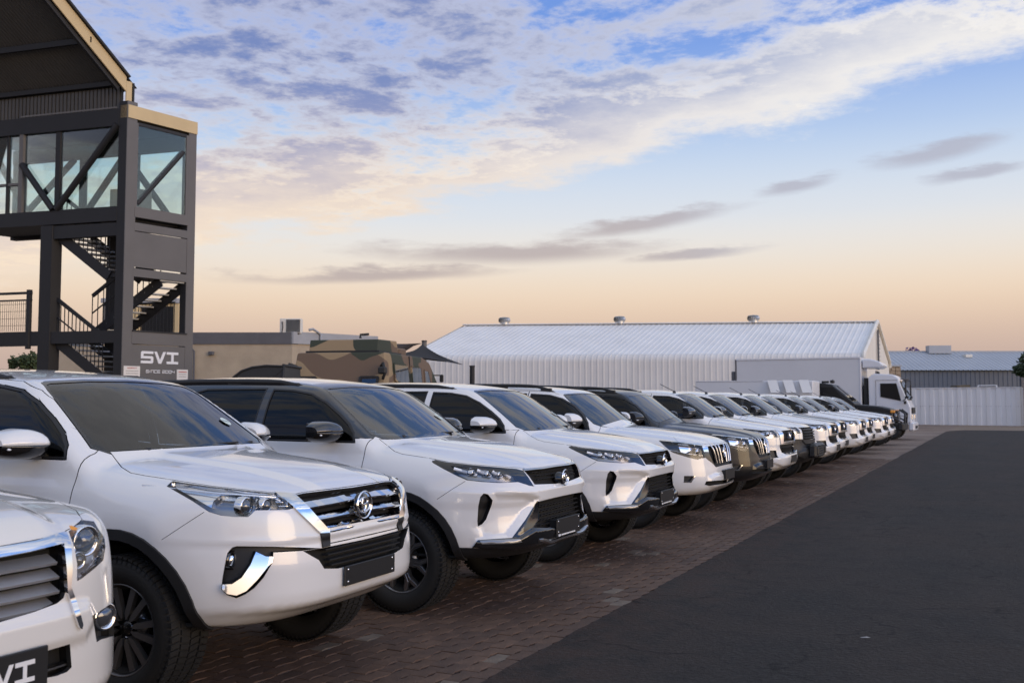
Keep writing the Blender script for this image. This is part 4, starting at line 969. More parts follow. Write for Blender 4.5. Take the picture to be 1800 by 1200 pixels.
def hilux(name, paint, clear=True, bonnet=None, steel=False, antenna=True):
    c = Car(name, HIL, 3.085, paint, None, WH['six'], track=.775); fb = (.1, 1.3, -.1, 1.1, .3, 1.3)
    box = (-1.2, .2, -.1, .9, 1.1, 1.8)
    c.cut('windscreen_trim', FRONT, grow(HWS, .012), 'flat', ('gloss',), 'windscreen_trim', center=True, d=.001, box=box)
    c.cut('windscreen', FRONT, HWS, 'recess', ('wsclear' if clear else 'ws', 'gloss'), 'windscreen', center=True, d=-.003, box=box)
    c.cut('bonnet', TOP, [(.93, -.05), (.93, .30), (.90, .50), (.84, .64), (.55, .79), (.2, .80), (0, .78), (-.13, .70), (-.15, -.05)], 'panel', (bonnet or paint, 'dark'), 'bonnet', center=True, gap=.003, box=(-.5, 1.05, -.1, .95, 1.02, 1.4))
    sides(c, [HD, HRD], [(HW, 0), (HRW, 1)], [(0, .40, .455), (-3.085, .40, .455)], dmat=paint, wmat='tintclear')
    c.cut('load_bed', TOP, [(-2.62, -.1), (-2.62, .74), (-4.22, .74), (-4.22, -.1)], 'recess', ('plastic', 'plastic'), 'load_bed', center=True, vec=(0, 0, 1), d=-.45, box=(-4.4, -2.5, -.1, 1, 1.15, 1.5))
    c.cut('headlight', FRONT, [(1.0, 1.085), (.86, 1.098), (.625, 1.10), (.605, .99), (.72, .975), (1.0, .995)], 'lamp', ('lampsilver', 'reflector'), 'headlight', d=-.05, box=fb)
    c.cut('headlight', SIDE, [(.35, 1.13), (.80, 1.085), (.80, .985), (.6, .99)], 'lamp', ('lampsilver', 'reflector'), 'headlight', d=-.05, box=(.3, .85, .7, 1.1, .9, 1.3), only=['body'])
    if not steel:
        c.cut('grille_frame', FRONT, [(.46, 1.098), (.60, 1.10), (.585, .875), (.52, .875)], 'raise', ('chrome', 'chrome'), 'grille_frame', d=.014, box=fb)
        c.cut('grille', FRONT, [(-.1, 1.088), (.455, 1.088), (.515, .91), (-.1, .91)], 'recess', ('dark', 'gloss'), 'grille_opening', center=True, vec=(1, 0, 0), d=-.05, box=fb)
        c.cut('lower_grille', FRONT, [(-.1, .865), (.515, .865), (.605, .868), (.55, .735), (.44, .705), (-.1, .705)], 'recess', ('dark', 'gloss'), 'lower_grille_opening', center=True, vec=(1, 0, 0), d=-.05, box=fb)
        c.cut('grille_mid', FRONT, [(-.1, .905), (.518, .905), (.516, .87), (-.1, .87)], 'raise', ('satin', 'satin'), 'grille_crossbar', center=True, d=.012, box=fb)
        c.cut('fog_pocket', FRONT, [(.80, .77), (.66, .775), (.66, .66), (.78, .64)], 'recess', ('plastic', 'plastic'), 'fog_lamp_pocket', vec=(1, 0, 0), d=-.04, box=fb)
    else:
        c.cut('grille', FRONT, [(-.1, 1.09), (.58, 1.095), (.58, .87), (-.1, .87)], 'recess', ('dark', 'gloss'), 'grille_opening', center=True, vec=(1, 0, 0), d=-.05, box=fb)
        c.cut('bumper', FRONT, [(-.1, .86), (1.2, .90), (1.2, .3), (-.1, .3)], 'raise', ('plastic', 'plastic'), 'bumper', center=True, d=.01, box=(.36, 1.3, -.1, 1.2, .3, .9), only=['body'])
        c.cut('bumper', SIDE, [(.47, .88), (1.1, .88), (1.1, .3), (.40, .3)], 'raise', ('plastic', 'plastic'), 'bumper', center=True, d=.01, box=(.40, 1.3, .3, 1.2, .3, .9), only=['body'])
    c.finish(); on = c.surf_front
    if not steel:
        for z0, e in ((.955, .42), (.80, .46), (.755, .44)):
            b = MB(); lozenge_tube(b, [(on(abs(y), z0) - .03, y, z0) for y in np.linspace(-e, e, 9)], .016, .03, 'gloss'); c.add(b, 'grille_slat', 'grille')
        fr = MB()
        for (y0, z0), (y1, z1) in zip([(-.17, 1.055), (.17, 1.055), (.15, .955), (-.15, .955)], [(.17, 1.055), (.15, .955), (-.15, .955), (-.17, 1.055)]): fr.bar((on(0, 1.0), y0, z0), (on(0, 1.0), y1, z1), .016, .016, 'satin')
        c.add(fr, 'badge_frame', 'grille')
        lp = MB(); lozenge_tube(lp, [(on(abs(y), .70) + .008, y, .705 + .02 * float(sstep(abs(y), .3, .46))) for y in np.linspace(-.46, .46, 13)], .022, .02, 'chrome'); c.add(lp, 'grille_lip')
        e = emblem(.72).mesh('emblem'); e.transform(Matrix.Translation((on(0, 1.0) - .01, 0, 1.004))); c.add(e, 'emblem')
        c.number_plate(on(0, .60) + .02, .615, .46, .12, screws=False, back=.05)
    else:
        for k in range(4):
            z0 = .90 + .05 * k; b = MB(); lozenge_tube(b, [(on(abs(y), z0) + .0, y, z0) for y in np.linspace(-.55, .55, 9)], .03, .03, 'plastic'); c.add(b, 'grille_slat', 'grille')
        w = MB(); x = on(0, .62) + .06
        w.box((x, 0, .66), (.16, 1.0, .26), 'plastic', bev=.04)
        for k in range(5): w.box((x + .085, 0, .57 + k * .045), (.02, .62, .018), 'gloss')
        for sy in (-1, 1): w.box((x + .03, sy * .42, .66), (.16, .06, .14), 'plastic', bev=.02)
        c.add(w, 'bull_bar')
    lamps(c, [(.72, 1.04, .036)], [[(.86, 1.075), (.66, 1.07)]])
    c.mirror(-.56, 1.40, .85, 'blackpaint', .22, .18, .17, lo='plastic', form='box')
    c.wipers(0, 0, [[(-.22, -.42, 1.325), (-.19, -.12, 1.342), (-.185, .33, 1.345)], [(-.22, .30, 1.33), (-.26, .52, 1.338), (-.36, .64, 1.345)]])
    rm = MB(); rm.box((-.72, 0, 1.585), (.05, .22, .07), 'gloss', bev=.015); rm.bar((-.71, 0, 1.62), (-.74, 0, 1.69), .03, .02, 'gloss'); c.add(rm, 'rear_view_mirror')
    if antenna:
        a = MB(); z = c.surf_top(-.95, .35); a.lathe([(0, .04), (.02, .035), (.035, 0)], 'plastic', 10, (-.95, -.35, z - .005)); a.tube([(-.95, -.35, z + .02), (-1.20, -.36, z + .15)], .006, 'plastic', 6); c.add(a, 'roof_aerial')
    c.cabin(-.3, -.92, .82, tan=False); c.handle(-1.1, 1.13, 'door0'); c.handle(-2.05, 1.13, 'door1'); c.wheels()
    return c

# ---------------------------------------------------------------- large luxury SUV (only its front corner is in view)
LXT = TraceM(-3.98, 2.25, 0.)
LXP = dict(FORT)
LXP.update(T=[(1.1, 1.0), (.93, 1.06), (.86, 1.085), (.7, 1.135), (.4, 1.185), (0, 1.225), (-.4, 1.255), (-.7, 1.26), (-1.5, 1.27), (-2.5, 1.28), (-3.9, 1.3)], hood=(.34, .03, .06),
    F=[(.28, .78), (.40, .88), (.46, .94), (.52, .965), (.60, .965), (.70, .96), (.80, .955), (.90, .945), (1.0, .925), (1.06, .90), (1.15, .82), (1.3, .6)],
    plan=(.80, 4.2, .06), S=[(.3, .90), (.42, .93), (.55, .955), (.75, .972), (.9, .97), (1.05, .955), (1.18, .94), (1.28, .91), (1.45, .83)],
    G=[(1.15, .915), (1.3, .89), (1.5, .82), (1.66, .735), (1.8, .64), (1.95, .5)], xr=-4.0, zb=[(-4, .42), (1, .40)],
    Rf=[(-.6, 1.65), (-.9, 1.73), (-1.2, 1.78), (-1.7, 1.82), (-2.4, 1.83), (-3.2, 1.81), (-4, 1.74)], rc=.08, RW=[(1.2, -3.95), (1.4, -3.88), (1.72, -3.65), (1.9, -3.5)], ws=(-.38, -1.45, 1.27, .28, .18, 1.70),
    bulge=[(0, .40, .60, .012, .10), (-2.85, .40, .60, .012, .10)])
LXP['disp'] = [([(.30, .72), (.60, .74), (.66, .80), (.60, .50), (.40, .42), (.30, .50)], -.0, .02)]
_b = Shell(dict(LXP, nomesh=True)); _az = lambda pts: _b.hit(Trace(-3.98, 2.25, 0.), pts)
LXP['disp'] = [([(-.1, .70), (.40, .70), (.46, .76), (.42, .82), (-.1, .82)], .02, .03)]
LXAZ = _az
def lexus(name, paint):
    c = Car(name, LXP, 2.85, paint, None, WH['six'], wz=.40, track=.83); tr = LXT; fb = (.1, 1.25, -.1, 1.2, .25, 1.3)
    screen(c, [(a * 1.07, z + .0) for a, z in PWS], (-1.3, .1, -.1, .95, 1.1, 1.8))
    c.cut('bonnet', tr, [(-225, 990), (0, 960.5), (54, 951), (90, 943.5), (110, 936.5), (120, 931), (135, 923.5), (145, 913), (135, 897), (105, 882), (0, 853), (-225, 800)], 'panel', (paint, 'dark'), 'bonnet', center=True, gap=.004, box=(-.7, 1.1, -.1, .97, .98, 1.4))
    sides(c, [PD, PRD], [(PW, 0), (PRW, 1), (PQW, None)], [(0, .41, .47), (-2.85, .41, .47)], dmat=paint)
    L1, L2 = crop(0, 840, 6.667), crop(0, 1000, 6)
    c.cut('headlight', tr, L1([(805, 622), (970, 490), (1100, 505), (1150, 590), (1220, 690), (1238, 800), (1212, 960), (1100, 1062), (960, 1172), (902, 1205), (905, 1000), (868, 800)]), 'lamp', ('lampsilver', 'reflector'), 'headlight', d=-.06, box=fb)
    c.cut('grille_frame', tr, [(-225, 996), (0, 963), (60, 952.5), (109.5, 937.5), (114, 939), (121, 957), (123.5, 1000), (121, 1031), (134, 1067), (142, 1097), (140, 1105), (136, 1103), (127, 1078), (115, 1040), (113, 1000), (108.7, 956.5), (50, 970.5), (0, 980), (-225, 1016)], 'raise', ('chrome', 'chrome'), 'grille_frame', center=True, d=.012, box=fb)
    c.cut('grille', tr, [(-225, 1016), (0, 980), (50, 970.5), (108.7, 956.5), (113, 1000), (115, 1040), (112, 1050), (100, 1060), (60, 1075), (0, 1093), (-225, 1140)], 'recess', ('dark', 'gloss'), 'grille_opening', center=True, vec=(1, 0, 0), d=-.07, box=fb)
    c.cut('lower_grille', tr, [(-225, 1190), (72, 1146), (123, 1131), (126, 1172), (118, 1180), (100, 1187), (17, 1203), (-225, 1250)], 'recess', ('dark', 'gloss'), 'lower_grille_opening', center=True, vec=(1, 0, 0), d=-.06, box=fb)
    c.cut('fog_pocket', tr, [(162.5, 1081), (173, 1075), (207, 1052), (212, 1093), (207, 1115), (178, 1123), (170, 1128)], 'recess', ('plastic', 'plastic'), 'fog_lamp_pocket', vec=(.85, -.5, 0), d=-.05, box=fb)
    c.finish(); on = c.surf_front
    ga = LXAZ([(110, 985), (113, 1012), (114, 1036), (106, 1052)])
    for (e, _), z0 in zip(ga, (.995, .945, .895, .848)):
        e -= .02
        b = MB(); blade_bar(b, [(on(abs(y), z0) - .03, y, z0) for y in np.linspace(-e, e, 15)], .036, .055, 'silver'); c.add(b, 'grille_bar', 'grille')
    le = LXAZ([(122, 1150)])[0][0]
    for z0 in (.62, .56):
        b = MB(); lozenge_tube(b, [(on(abs(y), z0) - .03, y, z0) for y in np.linspace(-le, le, 13)], .018, .03, 'satin'); c.add(b, 'lower_grille_slat', 'lower_grille')
    (fa, fz), (ha, hz), (h2, z2), (ia, iz), (g0, k0), (g1, k1) = LXAZ([(194, 1082), (159, 951), (146, 985), (136, 936), (175, 985), (150, 1008)])
    x0 = on(fa, fz) - .012; fa -= .014; fl = MB(); fl.lathe([(0, .02), (.03, .018), (.040, .006)], 'lensball', 20, (x0 - .01, -fa, fz), 'x'); fl.lathe([(.040, .0), (.046, .02), (.054, .012), (.058, -.05)], 'chrome', 24, (x0 - .01, -fa, fz), 'x'); c.add(fl, 'fog_lamp', mirror=True)
    lamps(c, [(ha, hz, .055), (h2, z2, .03)], [[(g0, k0), (g1, k1)]], inset=.035)
    am = MB(); am.lathe([(0, .02), (.02, .015), (.026, -.01)], 'amber', 14, (on(ia, iz) - .03, -ia, iz), 'x'); c.add(am, 'indicator_lamp', 'headlight', mirror=True)
    p = c.number_plate(on(0, .62) + .035, .655, .38, .14, screws=False, back=.07)
    q = MB(); svi(q, .072, 'wtext', lambda u, v: Vector((on(0, .62) + .042, u + .02, .655 + v)), Vector((.002, 0, 0))); link('plate_lettering', q.mesh('plate_lettering'), p)
    c.mirror(-.80, 1.36, .92, paint, .24, .21, .17, lo='plastic', form='box')
    c.cabin(-.5, -1.2, .78); c.handle(-1.36, 1.1, 'door0'); c.handle(-2.3, 1.1, 'door1'); c.wheels()
    return c
def svi(mb, h, m_, P_, ez):
    """The letters S V I in the squared house style; P_(u, v) maps letter space to 3D, ez is the extrusion."""
    t = .21 * h; w = 1.08 * h; H = h / 2; x = -1.75 * h; S_ = []
    def poly(L_):
        A = [Vector(P_(u, v)) for u, v in L_]; n = len(A); mb.add(A + [p + ez for p in A], [tuple(range(n, 2 * n))] + [(i, (i + 1) % n, n + (i + 1) % n, n + i) for i in range(n)], m_)
    c_ = .10 * h
    poly([(x, H - c_), (x + c_, H), (x + w, H), (x + w, H - t), (x + t, H - t), (x + t, t / 2), (x, t / 2)])
    poly([(x, t / 2), (x + w, t / 2), (x + w, -t / 2), (x, -t / 2)] if False else [(x, t / 2), (x + w - c_, t / 2), (x + w, t / 2 - c_), (x + w, -t / 2), (x, -t / 2)])
    poly([(x + w, -t / 2), (x + w, -H + c_), (x + w - c_, -H), (x + w - t, -H + t), (x + w - t, -t / 2)][::1])
    poly([(x, -H), (x + w - c_, -H), (x + w - t, -H + t), (x, -H + t)])
    x2 = x + w + .08 * h; w2 = 1.05 * h
    poly([(x2, H), (x2 + t * 1.1, H), (x2 + w2 / 2, -H + t * 1.4), (x2 + w2 / 2, -H), (x2 + w2 / 2 - t * .55, -H)])
    poly([(x2 + w2, H), (x2 + w2 - t * 1.1, H), (x2 + w2 / 2, -H + t * 1.4), (x2 + w2 / 2, -H), (x2 + w2 / 2 + t * .55, -H)][::-1])
    x3 = x2 + w2 + .08 * h; w3 = 1.05 * h
    poly([(x3, H), (x3 + w3, H), (x3 + w3, H - t), (x3, H - t)]); poly([(x3, -H + t), (x3 + w3, -H + t), (x3 + w3, -H), (x3, -H)])
    poly([(x3 + w3 / 2 - t / 2, H - t), (x3 + w3 / 2 + t / 2, H - t), (x3 + w3 / 2 + t / 2, -H + t), (x3 + w3 / 2 - t / 2, -H + t)])
# ================================================================ ground
def nodes_mat(name, build, rough=.8):
    m_ = bpy.data.materials.new(name); m_.use_nodes = True; nt = m_.node_tree; b = nt.nodes['Principled BSDF']; b.inputs['Roughness'].default_value = rough
    build(nt, b); return m_
def _noise(nt, vec, sc, det=4, rough=.6):
    n = nt.nodes.new('ShaderNodeTexNoise'); n.inputs['Scale'].default_value = sc; n.inputs['Detail'].default_value = det; n.inputs['Roughness'].default_value = rough; nt.links.new(vec, n.inputs['Vector']); return n.outputs[0]
def _ramp(nt, fac, stops):
    r_ = nt.nodes.new('ShaderNodeValToRGB'); e = r_.color_ramp.elements
    while len(e) < len(stops): e.new(.5)
    for q, (p, c) in zip(e, stops): q.position = p; q.color = (*c, 1)
    nt.links.new(fac, r_.inputs[0]); return r_.outputs[0]
def _mixc(nt, f, a, b):
    n = nt.nodes.new('ShaderNodeMix'); n.data_type = 'RGBA'
    for s_, v in ((n.inputs[0], f), (n.inputs[6], a), (n.inputs[7], b)):
        if isinstance(v, (int, float, tuple)): s_.default_value = v
        else: nt.links.new(v, s_)
    return n.outputs[2]
def _bump(nt, b, h, st, dist):
    bp = nt.nodes.new('ShaderNodeBump'); bp.inputs['Strength'].default_value = st; bp.inputs['Distance'].default_value = dist; nt.links.new(h, bp.inputs['Height']); nt.links.new(bp.outputs[0], b.inputs['Normal'])
def asphalt(nt, b):
    tc = nt.nodes.new('ShaderNodeTexCoord').outputs['Object']; L_ = nt.links
    mp = nt.nodes.new('ShaderNodeMapping'); mp.inputs['Scale'].default_value = (1.0, .22, 1); L_.new(tc, mp.inputs[0])
    big = _noise(nt, mp.outputs[0], .9, 6, .65); fine = _noise(nt, tc, 70, 3, .8); grit = _noise(nt, tc, 24, 4, .8); mid = _noise(nt, tc, 3.2, 6, .72)
    col = _ramp(nt, big, [(.3, (.009, .0078, .0068)), (.5, (.023, .0197, .0175)), (.68, (.058, .049, .043))])
    col = _mixc(nt, fine, _mixc(nt, .5, col, (.004, .004, .004, 1)), _mixc(nt, .25, col, (.075, .07, .066, 1)))
    tone = _noise(nt, tc, .55, 5, .6); col = _mixc(nt, _ramp(nt, tone, [(.38, (0, 0, 0)), (.62, (.5, .5, .5))]), col, (.040, .029, .023, 1))
    sp = nt.nodes.new('ShaderNodeSeparateXYZ'); L_.new(tc, sp.inputs[0])                    # reddish dust blown over the paved edge
    mr = nt.nodes.new('ShaderNodeMapRange'); L_.new(sp.outputs[0], mr.inputs[0]); mr.inputs[1].default_value = -2.7; mr.inputs[2].default_value = -1.5; mr.inputs[3].default_value = 1; mr.inputs[4].default_value = 0
    mu = nt.nodes.new('ShaderNodeMath'); mu.operation = 'MULTIPLY'; L_.new(mr.outputs[0], mu.inputs[0]); L_.new(_ramp(nt, mid, [(.40, (0, 0, 0)), (.62, (.85, .85, .85))]), mu.inputs[1])
    col = _mixc(nt, mu.outputs[0], col, (.05, .03, .023, 1))
    col = _mixc(nt, _ramp(nt, grit, [(.50, (0, 0, 0)), (.78, (.55, .55, .55))]), col, (.075, .07, .066, 1)); col = _mixc(nt, _ramp(nt, mid, [(.25, (.55, .55, .55)), (.5, (0, 0, 0))]), col, (.006, .006, .0065, 1))
    vo = nt.nodes.new('ShaderNodeTexVoronoi'); vo.feature = 'DISTANCE_TO_EDGE'; vo.inputs['Scale'].default_value = .55          # fine cracks, a few patches only
    wp = nt.nodes.new('ShaderNodeVectorMath'); wp.operation = 'ADD'; L_.new(tc, wp.inputs[0]); nv = nt.nodes.new('ShaderNodeTexNoise'); nv.inputs['Scale'].default_value = 2.5; nv.inputs['Detail'].default_value = 6; L_.new(tc, nv.inputs['Vector']); L_.new(nv.outputs['Color'], wp.inputs[1]); L_.new(wp.outputs[0], vo.inputs['Vector'])
    cm = nt.nodes.new('ShaderNodeMath'); cm.operation = 'MULTIPLY'; L_.new(_ramp(nt, vo.outputs['Distance'], [(.0, (.9, .9, .9)), (.02, (0, 0, 0))]), cm.inputs[0]); L_.new(_ramp(nt, mid, [(.46, (0, 0, 0)), (.56, (1, 1, 1))]), cm.inputs[1])
    col = _mixc(nt, cm.outputs[0], col, (.004, .004, .004, 1))
    L_.new(col, b.inputs['Base Color']); _bump(nt, b, grit, .9, .03); b.inputs['Specular IOR Level'].default_value = .25
    L_.new(_ramp(nt, big, [(.3, (.78, .78, .78)), (.7, (.92, .92, .92))]), b.inputs['Roughness'])
def sandy(c0, c1, c2, bs=.5):
    def f(nt, b):
        tc = nt.nodes.new('ShaderNodeTexCoord').outputs['Object']; n = _noise(nt, tc, .35, 6, .65); g = _noise(nt, tc, 18, 5, .75)
        col = _mixc(nt, .45, _ramp(nt, n, [(.32, c0), (.5, c1), (.7, c2)]), _ramp(nt, g, [(.3, c0), (.55, c1), (.75, c2)]))
        nt.links.new(col, b.inputs['Base Color']); _bump(nt, b, g, bs, .04)
    return f
M['asphalt'] = nodes_mat('asphalt', asphalt, .75)
M['gravel'] = nodes_mat('gravel', sandy((.10, .068, .05), (.19, .14, .11), (.30, .25, .21), .8), .9)
M['dirt'] = nodes_mat('dirt', sandy((.12, .085, .06), (.20, .15, .11), (.27, .22, .16)), .9)
M['joint'] = nodes_mat('joint_sand', sandy((.085, .062, .048), (.14, .11, .085), (.21, .17, .135)), .95)
for i, c in enumerate([(.098, .056, .035), (.085, .049, .032), (.110, .064, .041), (.078, .046, .031), (.15, .115, .085)]):
    M['paver%d' % i] = mat('paver_%d' % i, c, .78, bump=.35, bscale=60, var=.25, vscale=9, det=6)

base = MB(); base.add([(-900, -60, -.03), (500, -60, -.03), (500, 1500, -.03), (-900, 1500, -.03)], [(0, 1, 2, 3)], 'dirt'); tag(base.build('ground'), kind='structure')
# asphalt lane with a ragged edge against the paving
def lane():
    b = MB(); n = 220; L_ = []; Y = np.linspace(-8, 62.0, n); j = 0
    for k, y in enumerate(Y): j = .6 * j + rng.normal(0, .010); L_.append(-2.64 + j - .10 * max(0, (y - 55) / 7)**2 * 0 + .9 * max(0, (y - 58) / 4.)**2)
    vs = []; 
    for x, y in zip(L_, Y): vs += [(x - .02, y, -.012), (x, y, .004), (14, y, .004)]
    fs = []
    for k in range(n - 1): a = 3 * k; fs += [(a, a + 1, a + 4, a + 3), (a + 1, a + 2, a + 5, a + 4)]
    b.add(vs, fs, 'asphalt'); return tag(b.build('asphalt_lane'), kind='structure')
lane()
gb = MB(); gb.add([(-30, 29.5, -.018), (-2.5, 29.5, -.018), (-2.5, 90, -.018), (-30, 90, -.018)], [(0, 1, 2, 3)], 'gravel'); gb.add([(-2.5, 57.5, -.016), (8, 57.5, -.016), (8, 90, -.016), (-2.5, 90, -.016)], [(0, 1, 2, 3)], 'dirt'); tag(gb.build('gravel_yard'), kind='structure')
pv = MB(); pv.add([(-9, -3, -.014), (-2.56, -3, -.014), (-2.56, 29.6, -.014), (-9, 29.6, -.014)], [(0, 1, 2, 3)], 'joint'); pav = tag(pv.build('paving'), kind='structure')
# interlocking zig-zag pavers, laid in running bond
PL, PW_ = .225, .112
def paver_shape(z=.0):
    g = .0035; h = PL / 2 - g; w = PW_ / 2 - g; a = .014; xs = [-h, -h / 2, 0, h / 2, h]; zz = [0, a, 0, -a, 0]
    o = [(xs[i], -w + zz[i]) for i in range(5)] + [(xs[i], w + zz[i]) for i in range(4, -1, -1)]
    return o
def pavers():
    sh = paver_shape(); n = len(sh); top = [(x * .975, y * .955) for x, y in sh]; spots = []
    nr = int(6.4 / PW_); 
    for r_ in range(nr):
        X = -2.70 - r_ * PW_; off = (r_ % 2) * PL / 2
        y = 1.6 + off
        while y < 29.4: spots.append((X, y)); y += PL
    eye = np.array((0, 0, 1.56)); vis = []
    a = R(26.06)
    for (X, y) in spots:                                   # nearest pavers in view (between the tyres and the asphalt) are single pieces
        d = -X * math.sin(a) + y * math.cos(a); u = (X * math.cos(a) + y * math.sin(a)) / d
        hid = X < -3.25 and (abs(y - 2.2) < 1.0 or abs(y - 4.7) < .95 or abs(y - 7.24) < .95)
        if abs(u) < .53 and 1.56 / d < .285 + .0 and not hid: vis.append((d, X, y))
    vis.sort(); single = {(X, y) for d, X, y in vis[:300]}
    me = {}
    for k in range(5):
        b = MB(); b.add([(x, y, -.012) for x, y in sh] + [(x, y, -.0022) for x, y in sh] + [(x, y, 0) for x, y in top], [tuple(range(2 * n, 3 * n))] + [(i + r_ * n, (i + 1) % n + r_ * n, (i + 1) % n + r_ * n + n, i + r_ * n + n) for r_ in (0, 1) for i in range(n)], 'paver%d' % k); me[k] = b.mesh('paver')
    def pick(X, y):
        g = .5 + .5 * math.sin(y * 1.9 + X * 2.3) * math.sin(y * .7 - X)
        return 4 if random.random() < (.07 if g > .80 and X > -4 else .004) else random.choice((0, 0, 1, 1, 2, 3))
    b = MB()
    V = []; 
    for (X, y) in spots:
        k = pick(X, y); dz = random.gauss(0, .0016); tx, ty = random.gauss(0, .007), random.gauss(0, .007)
        if (X, y) in single:
            o = link('paver', me[k], pav); o.location = (X, y, dz); o.rotation_euler = (tx, ty, math.pi / 2 + random.gauss(0, .008))
        else:
            P0 = [(X - py, y + px, -.010) for px, py in sh]; P1 = [(X - py, y + px, dz + tx * px + ty * py) for px, py in top]
            b.add(P0 + P1, [tuple(range(n, 2 * n))] + [(i, (i + 1) % n, n + (i + 1) % n, n + i) for i in range(n)], 'paver%d' % k)
    tag(b.build('more_pavers', pav), kind='stuff')
pavers()
# torn scrap of paper on the asphalt
b = MB(); b.add([(-.035, 0, .002), (0, -.011, .006), (.035, .01, .003), (.01, .013, .010), (-.027, .009, .004)], [(0, 1, 3, 4), (1, 2, 3)], 'greyroofp')
M['greyroofp'] = mat('scrap_paper', (.30, .29, .28), .8)
tag(b.build('paper_scrap', None, (-.84, 7.04, .005), .3), 'small torn scrap of paper lying on the asphalt lane', 'litter')
# ================================================================ buildings and yard structures
CA, SA = math.cos(R(26.06)), math.sin(R(26.06))
def rd(r_, d): return (r_ * CA - d * SA, r_ * SA + d * CA)       # yard survey: metres right of / ahead of the camera bearing -> world x, y
M['steel'] = mat('dark_grey_steel', (.0085, .0085, .010), .6, bump=.05, bscale=25, var=.15, vscale=2)
M['panel'] = mat('grey_steel_panel', (.115, .108, .102), .5, bump=.04, bscale=12, var=.06, vscale=1.5)
M['cream'] = mat('cream_plaster', (.62, .48, .27), .85, bump=.1, bscale=60, var=.06, vscale=1.2)
M['wallbeige'] = mat('beige_bagged_brick', (.42, .35, .26), .9, bump=.35, bscale=30, var=.10, vscale=1.5)
M['fascia'] = mat('charcoal_fascia', (.11, .11, .12), .6, var=.08)
M['greyroof'] = mat('grey_fascia', (.32, .33, .35), .6, var=.06)
M['corrug'] = mat('corrugated_soffit', (.055, .052, .048), .5, var=.15, vscale=1.0)
M['shedroof'] = mat('white_roof_sheet', (.72, .71, .69), .45, var=.07, vscale=.5)
M['shedwall'] = mat('white_wall_sheet', (.62, .615, .60), .5, var=.05, vscale=.6)
M['shedend'] = mat('cream_and_sunlit_sheet', (.72, .69, .62), .6, var=.05, vscale=.8)  # warm sun on the white gable put into the colour; cream on the condenser
M['bluegrey'] = mat('blue_grey_sheet', (.12, .14, .17), .55, var=.06, vscale=.5)
M['lightgrey'] = mat('light_grey_sheet', (.36, .385, .42), .5, var=.05, vscale=.5)
M['winglass'] = glassmat('tower_glass', (.88, .955, .95), .97, ior=1.4)
M['galv'] = mat('galvanised', (.45, .45, .44), .4, metal=.7, var=.1)
M['paper'] = mat('notice_board', (.72, .68, .62), .6); M['redink'] = mat('red_lettering', (.45, .06, .04), .6); M['greyink'] = mat('grey_lettering', (.25, .25, .25), .6)
M['stone'] = mat('sandstone', (.33, .25, .17), .9, bump=.6, bscale=8, var=.35, vscale=3)
M['timber'] = mat('plywood', (.42, .32, .20), .7, var=.15, vscale=3)
M['white_sheet'] = mat('white_fence_sheet', (.74, .75, .77), .5, var=.05, vscale=.7)

# ---------------- steel stair tower with a glass box on top
T0 = Vector((*rd(-9.50, 24.2), 0)); DL = Vector((-.987, -.16, 0)).normalized(); DR = Vector((.182, .983, 0)).normalized(); UP = Vector((0, 0, 1))
def tw(t, s_, z): return T0 + DL * t + DR * s_ + UP * z
tower = empty('stair_tower', T0); tag(tower, 'dark steel stair tower with a glass box on top and a flared canopy roof', 'tower')
def tpart(name, mb, parent=None):
    me = mb.mesh(name); me.transform(Matrix.Translation(-T0)); return link(name, me, parent or tower)
def tbox(name, t0, t1, s0, s1, z0, z1, m_, parent=None):
    b = MB(); vs = [tw(t, s_, z) for z in (z0, z1) for t, s_ in ((t0, s0), (t1, s0), (t1, s1), (t0, s1))]
    b.add(vs, [(0, 1, 2, 3), (7, 6, 5, 4), (4, 5, 1, 0), (5, 6, 2, 1), (6, 7, 3, 2), (7, 4, 0, 3)], m_); return tpart(name, b, parent)
def ibeam(name, p, q, w, h, m_='steel', m2=None, up=(0, 0, 1)):
    b = MB(); p, q = Vector(p), Vector(q); u = Vector(up)
    b.bar(p + u * (h / 2 - .012), q + u * (h / 2 - .012), w, .024, m_, up); b.bar(p - u * (h / 2 - .012), q - u * (h / 2 - .012), w, .024, m_, up); b.bar(p, q, .02, h - .05, m_, up); return tpart(name, b)
def column(t, s_, z0, z1, w=.24, d=.24, mr='panel'):
    """Boxed column: dark towards the yard, paler grey on its right flange."""
    tbox('column', t - .0, t + w, s_, s_ + d, z0, z1, 'steel'); tbox('column_flange', t - .022, t - .002, s_ - .01, s_ + d + .02, z0, z1, mr)
column(0, 0, 0, 9.0); column(0, 1.78, 0, 8.9, .18, .2); column(2.17, 0, 0, 6.0, .34, .24, 'steel'); column(2.17, 1.78, 0, 6.0, .3, .2, 'steel'); column(4.9, .5, 0, 6.0, .3, .24, 'steel')
# right-hand face, bottom to top
tbox('sign_panel', -.016, .03, .26, 1.78, 0, 2.98, 'panel'); tbox('ledge', -.03, .10, .24, 1.80, 3.0, 3.30, 'panel'); tbox('ledge_cap', -.05, .12, .24, 1.80, 3.302, 3.335, 'steel')
tbox('edge_beam', -.025, .06, .24, 1.78, 4.66, 4.86, 'panel'); tbox('cladding_panel', -.012, .03, .25, 1.77, 4.90, 5.78, 'panel'); tbox('edge_beam', -.025, .06, .24, 1.78, 5.80, 6.0, 'panel'); tbox('edge_beam', -.03, .08, .24, 1.78, 6.14, 6.40, 'panel')
tbox('window_frame', -.02, .06, .24, .30, 6.40, 8.50, 'panel'); tbox('window_frame', -.02, .06, 1.70, 1.78, 6.40, 8.50, 'panel'); tbox('window_frame', -.02, .06, .30, 1.70, 8.44, 8.52, 'steel')
tbox('glass_pane', .0, .012, .30, 1.70, 6.40, 8.44, 'winglass')
